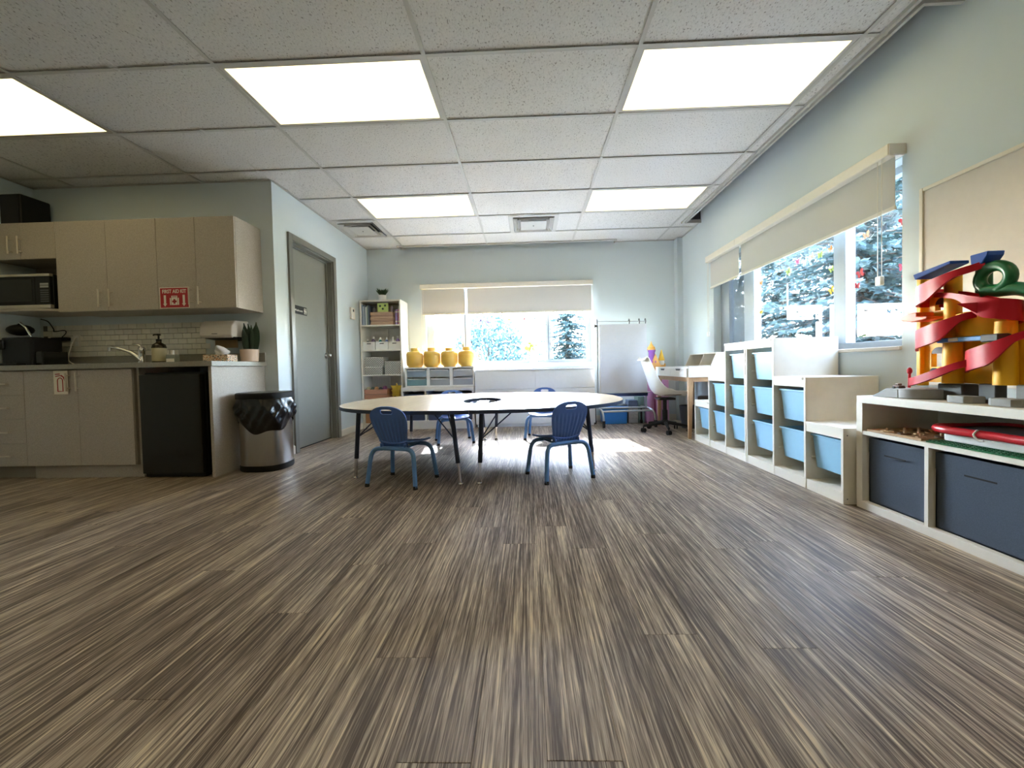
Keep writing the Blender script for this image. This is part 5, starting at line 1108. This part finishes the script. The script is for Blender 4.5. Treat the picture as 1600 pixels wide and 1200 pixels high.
for k in range(3):
    a = -1.70+k*.318; b = a+.3155; zb = UH+.0005; h = .272
    t = thing('drawer_tower', DL[k], 'drawer unit', ((a+b)/2, 5.66, zb), group='drawer towers')
    obj('shell', MB().box(a, a+.02, 5.50, 5.84, zb, zb+h).box(b-.02, b, 5.50, 5.84, zb, zb+h).box(a+.02, b-.02, 5.50, 5.84, zb, zb+.02).box(a+.02, b-.02, 5.50, 5.84, zb+h-.02, zb+h).box(a+.02, b-.02, 5.83, 5.84, zb+.02, zb+h-.02).box(a+.02, b-.02, 5.51, 5.83, zb+.133, zb+.138), M_WHITE, t, bevel=.001)
    for q, (z0_, z1_) in enumerate(((.022, .118), (.14, .238))):
        dm = mat('drawer_'+DC[k][1-q][1:], DC[k][1-q], .25, trans=.35)
        d = obj('drawer', MB().box(a+.024, b-.024, 5.505, 5.511, zb+z0_, zb+z1_).box(a+.026, a+.03, 5.511, 5.80, zb+z0_, zb+z1_).box(b-.03, b-.026, 5.511, 5.80, zb+z0_, zb+z1_).box(a+.026, b-.026, 5.511, 5.80, zb+z0_, zb+z0_+.004), dm, t)
        obj('drawer_lip', MB().box(a+.04, b-.04, 5.497, 5.506, zb+z1_-.014, zb+z1_-.004), M_WHITE, d)
M_CAN = mat('canister_yellow', '#eec25a', .35, sss=.25)
CLAB = ['plain yellow canister with a stud lid, next to the bookcase', 'plain yellow canister with a stud lid, second from the bookcase', 'plain yellow canister with a stud lid, third from the bookcase', 'plain yellow canister with a stud lid, next to the bright window pane']
for k, xx in enumerate((-1.583, -1.342, -1.101, -.860)):
    c = (xx, 5.60, UH+.0005+.2725); 
    t = thing('yellow_canister', CLAB[k], 'canister', c, group='yellow canisters')
    obj('jar', MB().lathe([(.078, 0), (.088, .006), (.114, .035), (.118, .07), (.118, .165)], c, 30), M_CAN, t, smooth=50)
    obj('lid', MB().lathe([(.1185, .166), (.1185, .185), (.108, .212), (.09, .222), (0, .224)], c, 30), M_CAN, t, smooth=40); obj('knob', MB().lathe([(.062, .2245), (.062, .262), (.057, .268), (0, .269)], c, 24), M_CAN, t, smooth=40)

# ------------------------------------------------------------------ white credenza under the back window
QX0, QX1, QYF, QH = -.734, .893, 5.47, .787
t = thing('credenza', 'long glossy white drawer credenza under the back window', 'credenza', ((QX0+QX1)/2, 5.68, 0))
obj('body', MB().box(QX0, QX1, QYF+.02, YB-.024, .035, QH-.018), M_WHITE, t); obj('top', MB().box(QX0-.003, QX1+.003, QYF, YB-.0235, QH-.017, QH), M_GLOSSW, t, bevel=.0015); obj('plinth', MB().box(QX0+.02, QX1-.02, QYF+.03, 5.85, 0, .035), M_WHITE, t)
for k, (xa, xb) in enumerate(((QX0, .086), (.086, QX1))):
    for (za, zb) in ((.04, .272), (.272, .518), (.518, .762)): obj('drawer', MB().box(xa+.002, xb-.002, QYF+.002, QYF+.0195, za+.003, zb-.003), M_WHITE, t, bevel=.001)
# potted plant on it
px, py, pz = .078, 5.745, QH+.0005
t = thing('potted_plant', 'leafy young plant in a white pot in front of the back window', 'plant', (px, py, pz))
obj('pot', MB().lathe([(.042, 0), (.046, .004), (.058, .115), (.061, .118), (.061, .13), (.054, .13), (.05, .11), (0, .11)], (px, py, pz), 24), M_WHITE, t, smooth=40)
obj('stem', MB().tube(catmull([(px, py, pz+.11), (px+.005, py, pz+.2), (px-.012, py, pz+.29), (px-.005, py, pz+.36)]), .006, 8).tube(catmull([(px, py, pz+.16), (px-.06, py-.01, pz+.27), (px-.12, py-.02, pz+.33)]), .004, 6), mat('plant_stem', '#6d5560', .6), t, smooth=60)
lm = leaf_mat('window_plant_leaf', '#6f8f3c', '#a9bf62', .5); r_ = random.Random(4)
for k in range(16):
    b = Vector((px-.12, py-.02, pz+.33)) if k < 9 else Vector((px-.005, py, pz+.36))
    b = b+Vector((r_.uniform(-.02, .02), r_.uniform(-.02, .02), r_.uniform(-.06, .02))); a = r_.uniform(0, 2*PI); el = r_.uniform(-1.3, -.1) if k % 3 else r_.uniform(0, .7); L_ = r_.uniform(.09, .14); d = Vector((math.cos(a)*math.cos(el), math.sin(a)*math.cos(el)*.6, math.sin(el))).normalized(); s_ = d.cross(Vector((0, .6, .8))).normalized()*.026
    obj('leaf', MB().grid(lambda u, v: b+d*L_*v+s_*(u-.5)*2*math.sin(PI*min(1, v*.93+.05))+Vector((0, 0, -.03*v*v)), 2, 6), lm, t, smooth=60)

# ------------------------------------------------------------------ butterfly stickers on the panes
def butterfly_mesh(s, ax):
    pts_u = [(.0, .05), (.18, .45), (.45, .52), (.52, .3), (.36, .02), (.42, -.2), (.3, -.42), (.12, -.32), (0, -.08)]
    m = MB()
    for sg in (-1, 1):
        q = [(sg*x*s, z*s) for x, z in pts_u]; m.prism(q, ax, -.0006, .0006)
    b = MB(); b.prism([(-.03*s, -.28*s), (.03*s, -.28*s), (.035*s, .1*s), (.02*s, .3*s), (-.02*s, .3*s), (-.035*s, .1*s)], ax, -.0012, .0012)
    return m, b
BC = {'red': '#c22834', 'pink': '#d65a7e', 'orange': '#e08a3a', 'yellow': '#e2c02c', 'white': '#dfe3e6', 'lime': '#b6c86a', 'grey': '#5b6470', 'violet': '#7c6f9c', 'peach': '#e8b590'}
BR = [(2.836, 1.654, 'peach', .055, 'with dark edges'), (2.885, 1.405, 'red', .062, 'above a smaller red one'), (2.913, 1.326, 'red', .045, 'small, below a larger red one'), (2.561, 1.655, 'red', .06, 'under the blind end'), (2.569, 1.371, 'pink', .055, 'beside the blind chain weight'), (2.548, 1.303, 'pink', .05, 'lower than the chain weight'), (3.160, 1.655, 'orange', .045, 'tucked under the long blind rail'), (3.27, 1.640, 'lime', .06, 'with black markings'), (3.364, 1.655, 'peach', .05, 'pale, next to the lime one'), (3.537, 1.655, 'pink', .05, 'tucked under the long blind rail'), (3.150, 1.339, 'yellow', .06, 'by the wide mullion'), (3.658, 1.60, 'lime', .065, 'beside the white one'), (3.449, 1.614, 'white', .045, 'small and pale'), (3.907, 1.556, 'white', .055, 'beside the white frame'), (3.150, 1.498, 'lime', .05, 'above the yellow one'), (2.696, 1.655, 'grey', .05, 'near the blind rail'), (4.083, 1.59, 'orange', .05, 'high beside the screened pane'), (4.087, 1.302, 'yellow', .05, 'low beside the screened pane')]
BBK = [(-.70, 1.522, 'violet', .06, 'second from the left frame side'), (-.594, 1.498, 'violet', .075, 'the larger of a close pair'), (-.269, 1.522, 'orange', .065, 'alone on the centre pane'), (-.056, 1.523, 'red', .065, 'above the potted plant'), (.11, 1.529, 'grey', .06, 'beside the slim mullion'), (.713, 1.528, 'peach', .06, 'on the pane by the flip chart'), (-.765, 1.482, 'lime', .05, 'small, by the mullion near the canisters')]
BBK[0] = (-.70, 1.522, 'violet', .06, 'the smaller of a close pair')
for k, (b_, z_, c, s_, wd) in enumerate(BR+BBK):
    right = k < len(BR); ax = 'x' if right else 'y'; loc = (XR+.1118, b_, z_) if right else (b_, YB+.1018, z_)
    t = thing('butterfly_sticker', ('%s butterfly sticker, %s, on the %s' % (c, wd, 'window over the tray units' if right else 'back window')), 'sticker', loc, group='butterfly stickers on the side window' if right else 'butterfly stickers on the back window', local=True)
    m, b = butterfly_mesh(s_*.95, ax); rot = Matrix.Rotation(random.uniform(-.5, .5), 4, 'X' if right else 'Y'); m.xf(rot); b.xf(rot)
    obj('wings', m, leaf_mat('wing_'+c, BC[c], BC[c], .12) if 'wing_'+c not in bpy.data.materials else bpy.data.materials['wing_'+c], t); obj('body', b, M_INK, t)

# ------------------------------------------------------------------ outside
M_ASPH = mat('pavement', '#8f8f8c', .9, var=.08, vscale=3); M_GRASS = mat('lawn', '#5c7440', .95, var=.2, vscale=2)
struct(obj('ground', MB().box(-60, 60, -30, 90, -.62, -.5), M_GRASS, org=(0, 0, -.5)))
struct(obj('pavement', MB().box(-14, 4.6, YB+WT+.02, 10.5, -.5, -.46).box(XR+WT+.02, 4.6, -8, YB+WT+.02, -.5, -.46), M_ASPH))
struct(obj('foundation', MB().box(XKL-1.35, XR+WT, YF-WT, YB+WT, -.5, -.121), M_SLAB))
M_SPR = leaf_mat('spruce_needles', '#1f3236', '#41595c', .15); M_SPR2 = leaf_mat('shrub_leaf', '#2c4548', '#4a6668', .12); M_BARK = mat('bark', '#4a3c33', .9)
def spruce(seed, h, rad, droop, levels, per, blades):
    r_ = random.Random(seed); m = MB(); tr = MB().tube([(0, 0, 0), (0, 0, h*.5), (0, 0, h*.98)], [.13*h/6, .08*h/6, .01], 8); br = MB()
    for l in range(levels):
        f_ = l/(levels-1); z = h*(.05+.93*f_); L_ = rad*(1-f_)**.85+.12
        for p in range(per):
            a = 2*PI*(p+r_.random())/per+l; d = Vector((math.cos(a), math.sin(a), 0)); ln = L_*r_.uniform(.8, 1.15); s = Vector((-d.y, d.x, 0))
            nb = max(10, int(blades*ln/rad)); P0 = Vector((0, 0, z+r_.uniform(-.12, .12))); droop = r_.uniform(.05, .6)
            br.tube([P0, P0+d*ln*.6+Vector((0, 0, -droop*ln*.35)), P0+d*ln+Vector((0, 0, -droop*ln*.45))], [.016, .009, .003], 4)
            for k in range(nb):
                q = (k+.6)/nb; c = P0+d*ln*q+Vector((0, 0, -droop*ln*(.7*q-.25*q*q)))
                bl = r_.uniform(.10, .21)*(1.1-.4*q); v = (s*r_.choice((-1, 1))*r_.uniform(.4, 1)+d*r_.uniform(.2, .9)+Vector((0, 0, r_.uniform(-.6, .35)))).normalized()*bl
                w = v.cross(Vector((r_.uniform(-1, 1), r_.uniform(-1, 1), r_.uniform(-1, 1)))).normalized()*r_.uniform(.018, .04)
                m.add([c-w*.4, c+v*.45-w, c+v, c+v*.45+w, c+w*.4], [(0, 1, 2, 3, 4)])
    return m, tr, br
def tree(name, lab, loc, mesh_src, group=None, mt=None, scale=1, rz=0):
    t = thing(name, lab, 'tree', loc, rz, group, local=True); m, tr, br = mesh_src; t.scale = (scale,)*3
    f_ = obj('foliage', m, mt or M_SPR, t); obj('trunk', tr, M_BARK, t, smooth=50); obj('branches', br, M_BARK, t); return t
S1 = spruce(1, 7.5, 2.3, .32, 34, 13, 110)
tA = tree('spruce_tree', 'dense blue-green spruce filling the view of the side window', (5.6, 7.0, -.5), S1)
def tcopy(lab, loc, sc, rz): o = dup(tA, loc, rz, lab); o.scale = (sc,)*3; return o
tcopy('blue spruce close behind the widest side pane', (7.0, 11.2, -.5), 1.1, 1.3)
tcopy('blue spruce beyond the screened side pane', (7.9, 17.0, -.5), 1.1, 2.2)
tcopy('wide spruce at the far edge of the lawn beyond the others', (10.6, 23.5, -.5), 1.35, 4.1)
tcopy('spruce showing between the whiteboard wall and the near spruce', (11.2, 8.2, -.5), 1.1, 5.0)
tcopy('tall spruce standing farther back between the near spruces', (14.2, 16.2, -.5), 1.4, .7)
tcopy('slim spruce outside the back window, behind the slim mullion', (1.5, 15.4, -.5), .7, 3.0)
tcopy('unseen spruce added to block sky light, out past the whiteboard wall', (6.3, 2.2, -.5), 1.0, 3.6)  # out of view, added to cut the sky light entering the side window
tcopy('unseen spruce added to block sky light, farthest along the building', (6.6, -2.6, -.5), 1.05, .3)  # second unseen spruce, added to dim sky light on surfaces beside the window
def shrub(seed, w, h, n):
    r_ = random.Random(seed); m = MB(); br = MB()
    for k in range(26):
        a = r_.uniform(0, 2*PI); e = Vector((w*.75*r_.random()*math.cos(a), w*.5*r_.random()*math.sin(a), h*r_.uniform(.5, .95))); br.tube([(0, 0, 0), e*.5+Vector((0, 0, .1)), e], [.03, .018, .005], 5)
    for k in range(n):
        a = r_.uniform(0, 2*PI); u = r_.random()**.5; zz = r_.random(); rr2 = w*math.sqrt(max(.02, 1-(zz*1.05-.25)**2))*u; c = Vector((rr2*math.cos(a), rr2*math.sin(a)*.7, .1+h*zz*(1-.35*u)+.15*math.sin(7*a)*u)); v = Vector((r_.uniform(-1, 1), r_.uniform(-1, 1), r_.uniform(-.5, 1))).normalized()*r_.uniform(.07, .13); s = v.cross(Vector((r_.uniform(-1, 1), r_.uniform(-1, 1), .3))).normalized()*.035
        m.add([c, c+v*.5+s, c+v, c+v*.5-s], [(0, 1, 2, 3)])
    return m, MB().tube([(0, 0, 0), (0, 0, h*.5)], [.06, .03], 6), br
SB = shrub(3, 1.5, 2.7, 7000)
tS = tree('leafy_shrub', 'rounded leafy shrub outside the centre pane of the back window', (-1.2, 12.8, -.5), SB, None, M_SPR2); tS.scale = (1, 1, 1.25)
dup(tS, (2.6, 20.2, -.5), 1.0, 'loose leafy shrub outside the back pane by the flip chart').scale = (.9, .9, 1.0)
dup(tS, (-5.2, 19.5, -.5), 2.0, 'low shrub far outside the pane behind the canisters').scale = (1, 1, .62)
